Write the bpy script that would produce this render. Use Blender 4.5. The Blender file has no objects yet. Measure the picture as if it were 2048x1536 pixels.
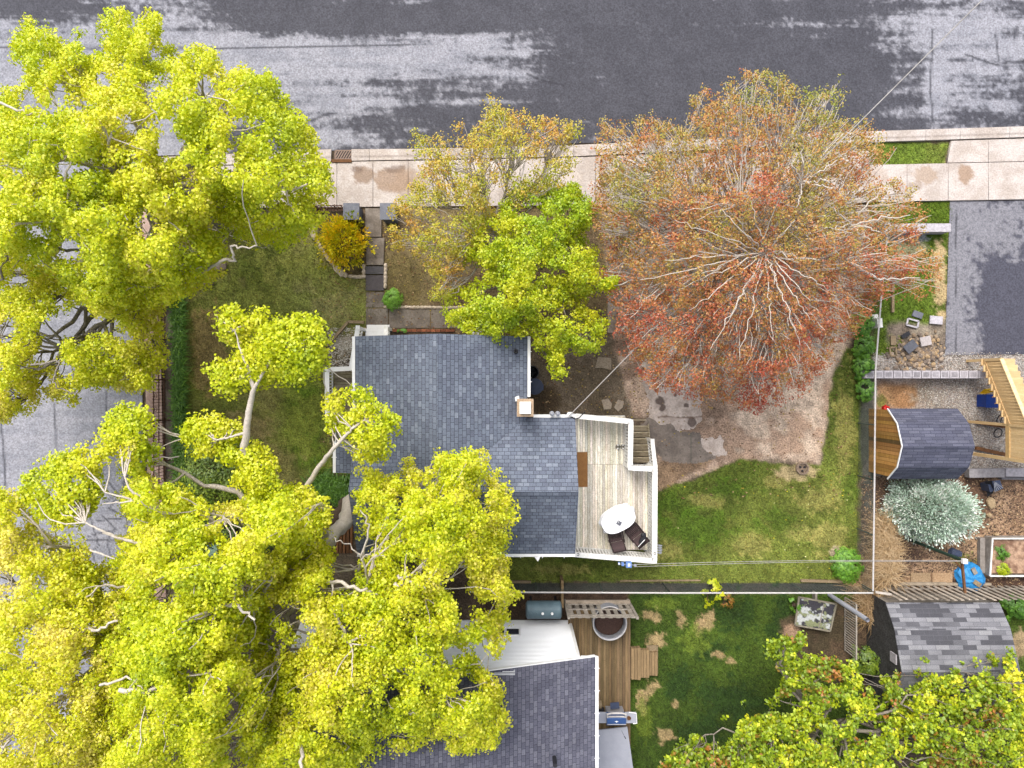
import bpy, math, random
import numpy as np
from mathutils import Vector, Matrix
R = math.radians
rng = np.random.default_rng(7)
random.seed(7)
SC = bpy.context.scene
COL = SC.collection

# ------------------------------------------------------------------ camera, sky, sun, exposure
H = 28.0                      # drone height in metres
F = 1400.0                    # focal length in pixels of a 2048 px wide picture
cam = bpy.data.cameras.new('camera'); camo = bpy.data.objects.new('camera', cam); COL.objects.link(camo)
camo.location = (0, 0, H); camo.rotation_euler = (0, 0, 0)
cam.sensor_width = 36; cam.lens = 36 * F / 2048; cam.clip_end = 1500; cam.clip_start = 0.1
SC.camera = camo
SC.render.resolution_x = 1024; SC.render.resolution_y = 768
SUN_EL, SUN_AZ = 54, 22       # azimuth measured from +Y (up in the picture) towards -X
w = bpy.data.worlds.new('World'); SC.world = w; w.use_nodes = True
nt = w.node_tree; nt.nodes.clear()
sky = nt.nodes.new('ShaderNodeTexSky'); sky.sky_type = 'NISHITA'; sky.sun_disc = False
sky.sun_elevation = R(SUN_EL); sky.sun_rotation = R(-SUN_AZ); sky.dust_density = 5; sky.air_density = 1.0; sky.ozone_density = 1.0
hs = nt.nodes.new('ShaderNodeHueSaturation'); hs.inputs['Saturation'].default_value = 0.45
bg = nt.nodes.new('ShaderNodeBackground'); bg.inputs['Strength'].default_value = 0.15
wo = nt.nodes.new('ShaderNodeOutputWorld')
nt.links.new(sky.outputs[0], hs.inputs['Color']); nt.links.new(hs.outputs[0], bg.inputs[0]); nt.links.new(bg.outputs[0], wo.inputs[0])
sl = bpy.data.lights.new('sun', 'SUN'); sl.energy = .85; sl.angle = R(32); sl.color = (1, .965, .91)
so = bpy.data.objects.new('sun', sl); COL.objects.link(so)
d = Vector((-math.sin(R(SUN_AZ)) * math.cos(R(SUN_EL)), math.cos(R(SUN_AZ)) * math.cos(R(SUN_EL)), math.sin(R(SUN_EL))))
so.rotation_euler = d.to_track_quat('Z', 'Y').to_euler(); so.location = d * 60
SC.view_settings.view_transform = 'Standard'; SC.view_settings.look = 'None'; SC.view_settings.gamma = 1
SC.view_settings.exposure = 1.08
SC.render.engine = 'CYCLES'
try:
    SC.cycles.max_bounces = 6; SC.cycles.transmission_bounces = 4; SC.cycles.diffuse_bounces = 4
except Exception: pass

# ------------------------------------------------------------------ helpers
KG = 1.45                     # light gain: picture value / albedo
def lin(c):
    c = np.asarray(c, float) / 255.0
    return np.where(c <= .04045, c / 12.92, ((c + .055) / 1.055) ** 2.4)
def C(r, g, b, k=None):       # picture colour -> surface albedo
    a = lin((r, g, b)) / (k or KG)
    return tuple(np.clip(a, 0.003, .85))
def P(px, py, z=0.0):
    s = (H - z) / F
    return ((px - 1024) * s, (768 - py) * s, z)
def PX(x, y): return 1024 + x * 50.0, 768 - y * 50.0

def hash2(xi, yi, seed):
    h = (xi.astype(np.int64) * 374761393 + yi.astype(np.int64) * 668265263 + seed * 974634777) & 0xffffffff
    h = ((h ^ (h >> 13)) * 1274126177) & 0xffffffff
    return ((h ^ (h >> 16)) & 0xffff) / 65535.0
def vnoise(x, y, seed=0):
    x = np.asarray(x, float); y = np.asarray(y, float)
    xi = np.floor(x); yi = np.floor(y); fx = x - xi; fy = y - yi
    fx = fx * fx * (3 - 2 * fx); fy = fy * fy * (3 - 2 * fy)
    a = hash2(xi, yi, seed); b = hash2(xi + 1, yi, seed); c = hash2(xi, yi + 1, seed); dd = hash2(xi + 1, yi + 1, seed)
    return (a * (1 - fx) + b * fx) * (1 - fy) + (c * (1 - fx) + dd * fx) * fy
def fbm(x, y, seed=0, o=4):
    s = 0; a = .5; t = 0
    for i in range(o):
        s = s + a * vnoise(x * 2 ** i, y * 2 ** i, seed + i * 17); t += a; a *= .55
    return s / t
def sdpoly(x, y, poly):       # signed distance, positive inside
    p = np.asarray(poly, float); q = np.roll(p, -1, 0)
    x = np.asarray(x, float); y = np.asarray(y, float)
    dm = np.full(x.shape, 1e18); ins = np.zeros(x.shape, bool)
    for (ax, ay), (bx, by) in zip(p, q):
        ex, ey = bx - ax, by - ay
        t = np.clip(((x - ax) * ex + (y - ay) * ey) / (ex * ex + ey * ey + 1e-12), 0, 1)
        dm = np.minimum(dm, (x - ax - t * ex) ** 2 + (y - ay - t * ey) ** 2)
        c = ((ay > y) != (by > y)) & (x < (bx - ax) * (y - ay) / (by - ay + 1e-12) + ax)
        ins ^= c
    dm = np.sqrt(dm)
    return np.where(ins, dm, -dm)
def sst(a, b, x):
    t = np.clip((x - a) / (b - a), 0, 1); return t * t * (3 - 2 * t)

class MB:
    """collects shapes in world coordinates; one call of part() links them as one mesh"""
    def __init__(s): s.v = []; s.f = []; s.c = []; s.uv = []; s.n = 0
    def add(s, vs, fs, col=(1, 1, 1), uvs=None):
        o = s.n
        s.v += [tuple(map(float, p)) for p in vs]; s.n += len(vs)
        for i, f in enumerate(fs):
            s.f.append(tuple(o + j for j in f)); s.c.append(col)
            s.uv.append(uvs[i] if uvs else None)
        return s
    def box(s, c, d, rz=0, rx=0, ry=0, col=(1, 1, 1)):
        M = Matrix.Rotation(rz, 3, 'Z') @ Matrix.Rotation(ry, 3, 'Y') @ Matrix.Rotation(rx, 3, 'X')
        vs = [Vector(c) + M @ Vector((sx * d[0] / 2, sy * d[1] / 2, sz * d[2] / 2)) for sx in (-1, 1) for sy in (-1, 1) for sz in (-1, 1)]
        return s.add(vs, [(0, 1, 3, 2), (4, 6, 7, 5), (0, 4, 5, 1), (2, 3, 7, 6), (0, 2, 6, 4), (1, 5, 7, 3)], col)
    def bar(s, a, b, w, h, col=(1, 1, 1)):     # box from a to b, width w across, height h
        a = Vector(a); b = Vector(b); t = (b - a); L = t.length; t.normalize()
        up = Vector((0, 0, 1)) if abs(t.z) < .95 else Vector((0, 1, 0))
        n = t.cross(up).normalized(); u = n.cross(t).normalized()
        vs = [p + n * (i * w / 2) + u * (j * h / 2) for p in (a, b) for i in (-1, 1) for j in (-1, 1)]
        return s.add(vs, [(0, 1, 3, 2), (4, 6, 7, 5), (0, 4, 5, 1), (2, 3, 7, 6), (0, 2, 6, 4), (1, 5, 7, 3)], col)
    def prism(s, pts, z0, z1, col=(1, 1, 1)):
        n = len(pts)
        A = sum(pts[i][0] * pts[(i + 1) % n][1] - pts[(i + 1) % n][0] * pts[i][1] for i in range(n))
        if A < 0: pts = pts[::-1]
        vs = [(p[0], p[1], z0) for p in pts] + [(p[0], p[1], z1) for p in pts]
        fs = [tuple(range(n - 1, -1, -1)), tuple(range(n, 2 * n))] + [(i, (i + 1) % n, n + (i + 1) % n, n + i) for i in range(n)]
        return s.add(vs, fs, col)
    def tube(s, pts, rad, k=6, col=(1, 1, 1), cap=True):
        pts = [Vector(p) for p in pts]
        if not hasattr(rad, '__len__'): rad = [rad] * len(pts)
        vs = []; fs = []
        t0 = (pts[1] - pts[0]).normalized(); ref = Vector((0, 0, 1)) if abs(t0.z) < .9 else Vector((1, 0, 0))
        for i, p in enumerate(pts):
            t = (pts[min(i + 1, len(pts) - 1)] - pts[max(i - 1, 0)]).normalized()
            n = t.cross(ref).normalized() if t.cross(ref).length > 1e-4 else Vector((1, 0, 0)); u = n.cross(t)
            for j in range(k):
                a = 2 * math.pi * j / k
                vs.append(p + (n * math.cos(a) + u * math.sin(a)) * rad[i])
        for i in range(len(pts) - 1):
            for j in range(k):
                a = i * k + j; b = i * k + (j + 1) % k; fs.append((a, a + k, b + k, b))
        if cap: fs.append(tuple(range(k))); fs.append(tuple(range((len(pts) - 1) * k + k - 1, (len(pts) - 1) * k - 1, -1)))
        return s.add(vs, fs, col)
    def lathe(s, c, prof, k=20, col=(1, 1, 1), sx=1, sy=1, caps=True):   # prof: (r, z) bottom to top
        vs = []; fs = []
        for r, z in prof:
            for j in range(k):
                a = 2 * math.pi * j / k; vs.append((c[0] + r * sx * math.cos(a), c[1] + r * sy * math.sin(a), c[2] + z))
        for i in range(len(prof) - 1):
            for j in range(k):
                fs.append((i * k + j, i * k + (j + 1) % k, (i + 1) * k + (j + 1) % k, (i + 1) * k + j))
        if caps: fs.append(tuple(range(k - 1, -1, -1))); fs.append(tuple(range((len(prof) - 1) * k, len(prof) * k)))
        return s.add(vs, fs, col)
    def rock(s, c, d, col=(1, 1, 1), seed=0, rz=0):
        r = random.Random(seed * 31 + 5)
        vs = []; rings = [(-.5, .75), (-.1, 1.0), (.3, .86), (.5, .45)]
        k = 8
        for z, q in rings:
            for j in range(k):
                a = 2 * math.pi * j / k + rz; qq = q * r.uniform(.82, 1.12)
                x = math.copysign(abs(math.cos(a)) ** .75, math.cos(a)) * d[0] / 2 * qq; y = math.copysign(abs(math.sin(a)) ** .75, math.sin(a)) * d[1] / 2 * qq
                X = x * math.cos(rz) - y * math.sin(rz); Y = x * math.sin(rz) + y * math.cos(rz)
                vs.append((c[0] + X, c[1] + Y, c[2] + z * d[2] + r.uniform(-.06, .06) * d[2]))
        fs = [(i * k + j, i * k + (j + 1) % k, (i + 1) * k + (j + 1) % k, (i + 1) * k + j) for i in range(3) for j in range(k)]
        fs += [tuple(range(k - 1, -1, -1)), tuple(range(3 * k, 4 * k))]
        return s.add(vs, fs, col)

WL = {}
def wloc(o):
    return WL.get(o.name, Vector((0, 0, 0)))
def part(name, mb, m, parent=None, loc=None, smooth=False, uv=False):
    base = Vector(loc) if loc is not None else (wloc(parent) if parent else Vector((0, 0, 0)))
    me = bpy.data.meshes.new(name)
    me.from_pydata([(v[0] - base.x, v[1] - base.y, v[2] - base.z) for v in mb.v], [], mb.f)
    ca = me.color_attributes.new('Col', 'FLOAT_COLOR', 'CORNER')
    arr = np.ones((len(me.loops), 4), np.float32); i = 0
    for f, c in zip(mb.f, mb.c): arr[i:i + len(f), :3] = c; i += len(f)
    ca.data.foreach_set('color', arr.ravel())
    if uv:
        ul = me.uv_layers.new(name='UVMap'); ua = np.zeros((len(me.loops), 2), np.float32); i = 0
        for f, u in zip(mb.f, mb.uv):
            if u is not None: ua[i:i + len(f)] = u
            i += len(f)
        ul.data.foreach_set('uv', ua.ravel())
    me.materials.append(m)
    if smooth: me.polygons.foreach_set('use_smooth', [True] * len(me.polygons))
    o = bpy.data.objects.new(name, me); COL.objects.link(o)
    if parent: o.parent = parent
    else: o.location = base
    WL[o.name] = base
    return o
def tag(o, label=None, cat=None, group=None, kind=None):
    if label: o['label'] = label
    if cat: o['category'] = cat
    if group: o['group'] = group
    if kind: o['kind'] = kind
    return o
def thing(name, loc, label, cat, group=None):
    o = bpy.data.objects.new(name, None); COL.objects.link(o); o.location = loc; o.empty_display_size = .2
    WL[o.name] = Vector(loc); return tag(o, label, cat, group)
def single(name, mb, m, loc, label, cat, group=None, smooth=False, kind=None):
    return tag(part(name, mb, m, None, loc, smooth), label, cat, group, kind)
def dup(root, loc, rz=None, label=None, group=None, scale=None):
    r = root.copy(); COL.objects.link(r); r.location = loc
    if rz is not None: r.rotation_euler = (0, 0, rz)
    if scale: r.scale = scale
    if label: r['label'] = label
    if group: r['group'] = group
    for ch in root.children:
        c = ch.copy(); COL.objects.link(c); c.parent = r
        for g in ch.children:
            e = g.copy(); COL.objects.link(e); e.parent = c
    return r

# ------------------------------------------------------------------ materials
def mat(name, col, col2=None, scale=6, amt=.5, rough=.8, bump=.2, fine=60, fineamt=.25, attr=False, metal=0, spec=.3, stretch=(1, 1, 1), sheen=0):
    m = bpy.data.materials.new(name); m.use_nodes = True; t = m.node_tree; n = t.nodes; l = t.links
    b = n['Principled BSDF']; b.inputs['Roughness'].default_value = rough; b.inputs['Metallic'].default_value = metal
    b.inputs['Specular IOR Level'].default_value = spec
    tc = n.new('ShaderNodeTexCoord'); mp = n.new('ShaderNodeMapping'); mp.inputs['Scale'].default_value = stretch
    l.new(tc.outputs['Object'], mp.inputs['Vector'])
    n1 = n.new('ShaderNodeTexNoise'); n1.inputs['Scale'].default_value = scale; n1.inputs['Detail'].default_value = 5; n1.inputs['Roughness'].default_value = .65
    n2 = n.new('ShaderNodeTexNoise'); n2.inputs['Scale'].default_value = fine; n2.inputs['Detail'].default_value = 3
    l.new(mp.outputs[0], n1.inputs['Vector']); l.new(mp.outputs[0], n2.inputs['Vector'])
    cr = n.new('ShaderNodeMapRange'); cr.inputs['From Min'].default_value = .5 - .28; cr.inputs['From Max'].default_value = .5 + .28
    l.new(n1.outputs[0], cr.inputs['Value'])
    mx = n.new('ShaderNodeMix'); mx.data_type = 'RGBA'; mx.inputs[6].default_value = (*col, 1)
    c2 = col2 or tuple(x * (1 - amt * .6) for x in col); mx.inputs[7].default_value = (*c2, 1)
    l.new(cr.outputs[0], mx.inputs[0]); out = mx.outputs[2]
    if attr:
        at = n.new('ShaderNodeAttribute'); at.attribute_name = 'Col'
        m2 = n.new('ShaderNodeMix'); m2.data_type = 'RGBA'; m2.blend_type = 'MULTIPLY'; m2.inputs[0].default_value = 1
        l.new(out, m2.inputs[6]); l.new(at.outputs['Color'], m2.inputs[7]); out = m2.outputs[2]
    fr = n.new('ShaderNodeMapRange'); fr.inputs['From Min'].default_value = .3; fr.inputs['From Max'].default_value = .7
    fr.inputs['To Min'].default_value = 1 - fineamt; fr.inputs['To Max'].default_value = 1 + fineamt
    l.new(n2.outputs[0], fr.inputs['Value'])
    vm = n.new('ShaderNodeVectorMath'); vm.operation = 'SCALE'; l.new(out, vm.inputs[0]); l.new(fr.outputs[0], vm.inputs['Scale'])
    l.new(vm.outputs[0], b.inputs['Base Color'])
    if bump:
        bp = n.new('ShaderNodeBump'); bp.inputs['Strength'].default_value = bump; bp.inputs['Distance'].default_value = .02
        l.new(n2.outputs[0], bp.inputs['Height']); l.new(bp.outputs[0], b.inputs['Normal'])
    return m
def shingle(name, ramp, dark, bw=.32, rh=.14):
    """asphalt shingles: each tab takes a random step of the ramp"""
    m = bpy.data.materials.new(name); m.use_nodes = True; t = m.node_tree; n = t.nodes; l = t.links
    b = n['Principled BSDF']; b.inputs['Roughness'].default_value = .9; b.inputs['Specular IOR Level'].default_value = .25
    uv = n.new('ShaderNodeUVMap')
    br = n.new('ShaderNodeTexBrick'); br.inputs['Scale'].default_value = 1; br.inputs['Brick Width'].default_value = bw; br.inputs['Row Height'].default_value = rh
    br.inputs['Mortar Size'].default_value = .008; br.inputs['Mortar Smooth'].default_value = .3
    br.inputs['Color1'].default_value = (0, 0, 0, 1); br.inputs['Color2'].default_value = (1, 1, 1, 1); br.inputs['Mortar'].default_value = (.5, .5, .5, 1)
    br.offset = .37; l.new(uv.outputs[0], br.inputs['Vector'])
    cr = n.new('ShaderNodeValToRGB'); e = cr.color_ramp.elements
    while len(e) < len(ramp): e.new(.5)
    for i, (p, c) in enumerate(ramp): e[i].position = p; e[i].color = (*c, 1)
    l.new(br.outputs['Color'], cr.inputs[0])
    md = n.new('ShaderNodeMix'); md.data_type = 'RGBA'; md.inputs[7].default_value = (*dark, 1); l.new(br.outputs['Fac'], md.inputs[0]); l.new(cr.outputs[0], md.inputs[6])
    n3 = n.new('ShaderNodeTexNoise'); n3.inputs['Scale'].default_value = 1.3; n3.inputs['Detail'].default_value = 5
    n2 = n.new('ShaderNodeTexNoise'); n2.inputs['Scale'].default_value = 34; n2.inputs['Detail'].default_value = 2
    for q in (n2, n3): l.new(uv.outputs[0], q.inputs['Vector'])
    f = n.new('ShaderNodeMapRange'); f.inputs['From Min'].default_value = .3; f.inputs['From Max'].default_value = .7; f.inputs['To Min'].default_value = .74; f.inputs['To Max'].default_value = 1.26
    l.new(n2.outputs[0], f.inputs['Value'])
    g = n.new('ShaderNodeMapRange'); g.inputs['From Min'].default_value = .3; g.inputs['From Max'].default_value = .7; g.inputs['To Min'].default_value = .86; g.inputs['To Max'].default_value = 1.14
    l.new(n3.outputs[0], g.inputs['Value'])
    mu = n.new('ShaderNodeMath'); mu.operation = 'MULTIPLY'; l.new(f.outputs[0], mu.inputs[0]); l.new(g.outputs[0], mu.inputs[1])
    vm = n.new('ShaderNodeVectorMath'); vm.operation = 'SCALE'; l.new(md.outputs[2], vm.inputs[0]); l.new(mu.outputs[0], vm.inputs['Scale'])
    l.new(vm.outputs[0], b.inputs['Base Color'])
    bp = n.new('ShaderNodeBump'); bp.inputs['Strength'].default_value = .5; bp.inputs['Distance'].default_value = .01; bp.invert = True
    l.new(br.outputs['Fac'], bp.inputs['Height']); l.new(bp.outputs[0], b.inputs['Normal'])
    return m
def leafmat(name, cols, trans=.35, rough=.5):
    """cols: ramp of albedos, chosen per leaf by the attribute 'Col' red channel"""
    m = bpy.data.materials.new(name); m.use_nodes = True; t = m.node_tree; n = t.nodes; l = t.links; n.clear()
    o = n.new('ShaderNodeOutputMaterial'); at = n.new('ShaderNodeAttribute'); at.attribute_name = 'tint'
    cr = n.new('ShaderNodeValToRGB'); e = cr.color_ramp.elements
    while len(e) < len(cols): e.new(.5)
    for i, c in enumerate(cols): e[i].position = i / (len(cols) - 1); e[i].color = (*c, 1)
    l.new(at.outputs['Fac'], cr.inputs[0])
    df = n.new('ShaderNodeBsdfDiffuse'); tr = n.new('ShaderNodeBsdfTranslucent'); mx = n.new('ShaderNodeMixShader'); mx.inputs[0].default_value = trans
    l.new(cr.outputs[0], df.inputs[0]); l.new(cr.outputs[0], tr.inputs[0]); l.new(df.outputs[0], mx.inputs[1]); l.new(tr.outputs[0], mx.inputs[2])
    gl = n.new('ShaderNodeBsdfGlossy'); gl.inputs['Roughness'].default_value = rough; gl.inputs['Color'].default_value = (.9, .95, 1, 1)
    m2 = n.new('ShaderNodeMixShader'); m2.inputs[0].default_value = .035; l.new(mx.outputs[0], m2.inputs[1]); l.new(gl.outputs[0], m2.inputs[2])
    l.new(m2.outputs[0], o.inputs[0])
    return m

M = {}
M['white'] = mat('white_paint', (.8, .8, .8), (.66, .65, .63), 3, rough=.5, fineamt=.06, bump=.05)
M['oldwhite'] = mat('weathered_white_paint', (.8, .8, .79), (.58, .56, .5), 9, rough=.7, fineamt=.12)
M['siding'] = mat('white_siding', (.84, .85, .87), (.78, .79, .81), 1.5, rough=.45, fineamt=.04, bump=0)
M['glass'] = mat('window_glass', (.03, .035, .05), rough=.1, spec=.8, bump=0, fineamt=.02)
M['deck'] = mat('weathered_deck_boards', (.78, .75, .68), (.42, .37, .27), 3.6, rough=.85, attr=True, stretch=(5, .8, 1), fine=34, fineamt=.45)
M['deck2'] = mat('brown_deck_boards', C(158, 132, 96), C(112, 94, 68), 2.5, rough=.85, attr=True, stretch=(5, .8, 1), fine=30, fineamt=.3)
M['mossdeck'] = mat('mossy_boards', C(190, 178, 160), C(110, 98, 66), 5, rough=.9, attr=True, stretch=(1, 4, 1), fine=30, fineamt=.3)
M['lumber'] = mat('new_lumber', C(240, 212, 164), C(222, 182, 124), 3, rough=.6, attr=True, fine=40, fineamt=.12, stretch=(1, 4, 4))
M['cedar'] = mat('cedar_siding', C(206, 160, 92), C(150, 108, 58), 3, rough=.7, attr=True, fine=40, fineamt=.2, stretch=(1, 1, 5))
M['greywood'] = mat('grey_weathered_wood', C(176, 168, 158), C(122, 114, 102), 5, rough=.9, attr=True, fine=40, fineamt=.25)
M['brownwood'] = mat('brown_wood', C(132, 92, 58), C(96, 64, 40), 5, rough=.9, attr=True, fine=40, fineamt=.25)
M['timber'] = mat('timber_edging', C(172, 152, 122), C(128, 110, 84), 6, rough=.9, fine=40)
M['stone'] = mat('garden_stone', C(214, 200, 182), C(150, 132, 110), 14, rough=.9, attr=True, fine=70)
M['slate'] = mat('dark_slab', C(128, 130, 140), C(96, 98, 106), 7, rough=.8, attr=True, fine=60)
M['concrete'] = mat('concrete_block', C(205, 200, 205), C(150, 145, 150), 9, rough=.85, attr=True, fine=60)
M['iron'] = mat('rusty_iron', C(70, 52, 44), C(110, 70, 48), 20, rough=.7, attr=True)
M['rustgrate'] = mat('cast_iron_grate', C(170, 145, 130), C(120, 100, 88), 20, rough=.8)
M['black'] = mat('black_plastic', C(50, 50, 56), C(36, 36, 40), 5, rough=.5, fineamt=.1)
M['bluelid'] = mat('slate_blue_lid', C(78, 88, 112), C(58, 66, 90), 6, rough=.5, fineamt=.1)
M['galv'] = mat('galvanised_steel', C(190, 192, 200), C(150, 152, 160), 8, rough=.4, metal=.3, fineamt=.08)
M['rail'] = mat('galvanised_rail', C(225, 222, 220), C(196, 190, 186), 12, rough=.45, fineamt=.05, bump=0)
M['meshwire'] = mat('fence_wire', C(96, 106, 100), C(76, 86, 82), 12, rough=.6, fineamt=.05, bump=0)
M['tank'] = mat('oil_tank_paint', C(110, 134, 144), C(88, 108, 118), 3, rough=.5, fineamt=.08, bump=.05)
M['rug'] = mat('coir_mat', C(164, 120, 74), C(140, 98, 58), 5, rough=1, fine=60, fineamt=.25)
M['wicker'] = mat('brown_wicker', C(82, 62, 62), C(52, 40, 42), 30, rough=.7, attr=True)
M['cloth'] = mat('white_tablecloth', (.84, .84, .86), (.78, .78, .8), 2, rough=.8, fineamt=.02, bump=0)
M['bluecan'] = mat('blue_plastic', C(20, 72, 170), C(14, 50, 130), 3, rough=.4, fineamt=.08)
M['yellow'] = mat('yellow_plastic', C(236, 196, 26), C(220, 170, 20), 3, rough=.4, fineamt=.08)
M['red'] = mat('red_plastic', C(214, 44, 36), C(180, 30, 26), 3, rough=.5, fineamt=.08)
M['tarp'] = mat('blue_tarp', C(64, 164, 226), C(34, 124, 196), 5, rough=.5, fineamt=.1)
M['grill'] = mat('blue_grill_enamel', C(58, 96, 156), C(44, 76, 130), 3, rough=.3, fineamt=.05, spec=.5)
M['paleblue'] = mat('pale_blue_plastic', C(130, 168, 226), C(100, 130, 200), 5, rough=.5)
M['greypanel'] = mat('pale_grey_panel', C(186, 188, 200), C(165, 168, 180), 2, rough=.6, fineamt=.06)
M['brick'] = mat('red_brick', C(170, 104, 72), C(124, 76, 54), 9, rough=.9, attr=True)
M['chim'] = mat('buff_chimney_stone', C(205, 180, 152), C(160, 134, 108), 12, rough=.9)
M['bark'] = mat('grey_bark', C(168, 160, 148), C(118, 108, 96), 9, rough=.9, fine=30, fineamt=.3, stretch=(1, 1, .4))
M['paletwig'] = mat('pale_twigs', C(232, 222, 210), C(190, 178, 164), 9, rough=.9, fine=30, fineamt=.15)
M['darkbark'] = mat('brown_bark', C(116, 98, 82), C(80, 66, 54), 6, rough=.95, fine=25, fineamt=.35)
M['drygrass'] = leafmat('dry_grass', [C(232, 204, 160), C(206, 172, 124), C(160, 128, 88)], .2)
M['pot'] = mat('potting_soil', C(88, 66, 58), C(58, 44, 40), 20, rough=1, fineamt=.5)
M['moss'] = mat('mossy_panel', C(64, 62, 68), C(52, 50, 54), 6, rough=.9, attr=True)
M['cable'] = mat('grey_cable', C(205, 200, 196), C(150, 145, 140), 3, rough=.6, fineamt=.05, bump=0)
M['green'] = mat('dark_green_steel', C(44, 70, 60), C(34, 54, 46), 6, rough=.5)
M['utility'] = mat('pale_green_cabinet', C(150, 178, 158), C(120, 146, 130), 6, rough=.6)
M['shdark'] = mat('dark_weathered_shingle_wall', C(84, 82, 82), C(50, 50, 48), 3, rough=.95, fine=22, fineamt=.5)
SH = shingle('blue_grey_shingles', [(0, C(106, 112, 128)), (.5, C(116, 124, 140)), (.8, C(123, 131, 147)), (1, C(138, 146, 160))], C(60, 64, 76), bw=.21)
SH2 = shingle('violet_grey_shingles', [(0, C(92, 92, 106)), (.5, C(104, 104, 118)), (1, C(120, 120, 132))], C(58, 58, 70), bw=.21)
SH3 = shingle('dark_slate_shingles', [(0, C(84, 86, 102)), (.5, C(92, 94, 112)), (1, C(106, 108, 124))], C(56, 58, 74), bw=.4, rh=.12)
SH4 = shingle('mixed_grey_shingles', [(0, C(84, 84, 90)), (.26, C(84, 84, 90)), (.34, C(122, 122, 128)), (.7, C(136, 136, 142)), (1, C(152, 152, 156))], C(100, 100, 106), bw=.5, rh=.17)
M['ground'] = mat('ground_cover', (1, 1, 1), (.82, .8, .76), 1.7, rough=.95, attr=True, fine=17, fineamt=.5, bump=.7)
M['asphalt'] = mat('asphalt', (1, 1, 1), (.88, .88, .88), 4, rough=.8, attr=True, fine=17, fineamt=.34, bump=.4)
M['slab'] = mat('pavement_concrete', (1, 1, 1), (.9, .88, .85), 3, rough=.85, attr=True, fine=17, fineamt=.2, bump=.3)
# ------------------------------------------------------------------ fast painted sheets
def npmesh(name, V, Q, colr=None, tint=None, m=None, parent=None, loc=(0, 0, 0)):
    base = np.array(loc if parent is None else tuple(wloc(parent)), float)
    V = np.asarray(V, float) - base; Q = np.asarray(Q, np.int32)
    me = bpy.data.meshes.new(name); me.vertices.add(len(V)); me.vertices.foreach_set('co', V.astype(np.float32).ravel())
    k = Q.shape[1]; me.loops.add(Q.size); me.loops.foreach_set('vertex_index', Q.ravel())
    me.polygons.add(len(Q)); me.polygons.foreach_set('loop_start', np.arange(0, Q.size, k, dtype=np.int32))
    me.polygons.foreach_set('loop_total', np.full(len(Q), k, np.int32)); me.update(calc_edges=True)
    if colr is not None:
        a = me.color_attributes.new('Col', 'FLOAT_COLOR', 'POINT'); c = np.ones((len(V), 4), np.float32); c[:, :3] = colr; a.data.foreach_set('color', c.ravel())
    if tint is not None:
        a = me.attributes.new('tint', 'FLOAT', 'POINT'); a.data.foreach_set('value', np.asarray(tint, np.float32))
    me.materials.append(m); o = bpy.data.objects.new(name, me); COL.objects.link(o)
    if parent: o.parent = parent
    else: o.location = base
    WL[o.name] = Vector(base); return o
def quadgrid(corners, step, z=0.0, zf=None):
    """corners in picture pixels at ground level: a,b,c,d around; returns V, Q, px, py"""
    a, b, c, dd = [np.array(PP, float) for PP in corners]
    nx = max(1, int(max(np.linalg.norm(b - a), np.linalg.norm(c - dd)) / 50 / step)); ny = max(1, int(max(np.linalg.norm(dd - a), np.linalg.norm(c - b)) / 50 / step))
    u, v = np.meshgrid(np.linspace(0, 1, nx + 1), np.linspace(0, 1, ny + 1)); u = u[..., None]; v = v[..., None]
    p = (a * (1 - u) + b * u) * (1 - v) + (dd * (1 - u) + c * u) * v
    px = p[..., 0].ravel(); py = p[..., 1].ravel()
    V = np.stack([(px - 1024) / 50, (768 - py) / 50, np.full(px.shape, z)], 1)
    i = np.arange((nx + 1) * (ny + 1)).reshape(ny + 1, nx + 1)
    Q = np.stack([i[:-1, :-1], i[1:, :-1], i[1:, 1:], i[:-1, 1:]], -1).reshape(-1, 4)
    return V, Q, px, py
def lerpc(a, b, t): return a + (np.asarray(b) - a) * np.asarray(t)[..., None]

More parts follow.
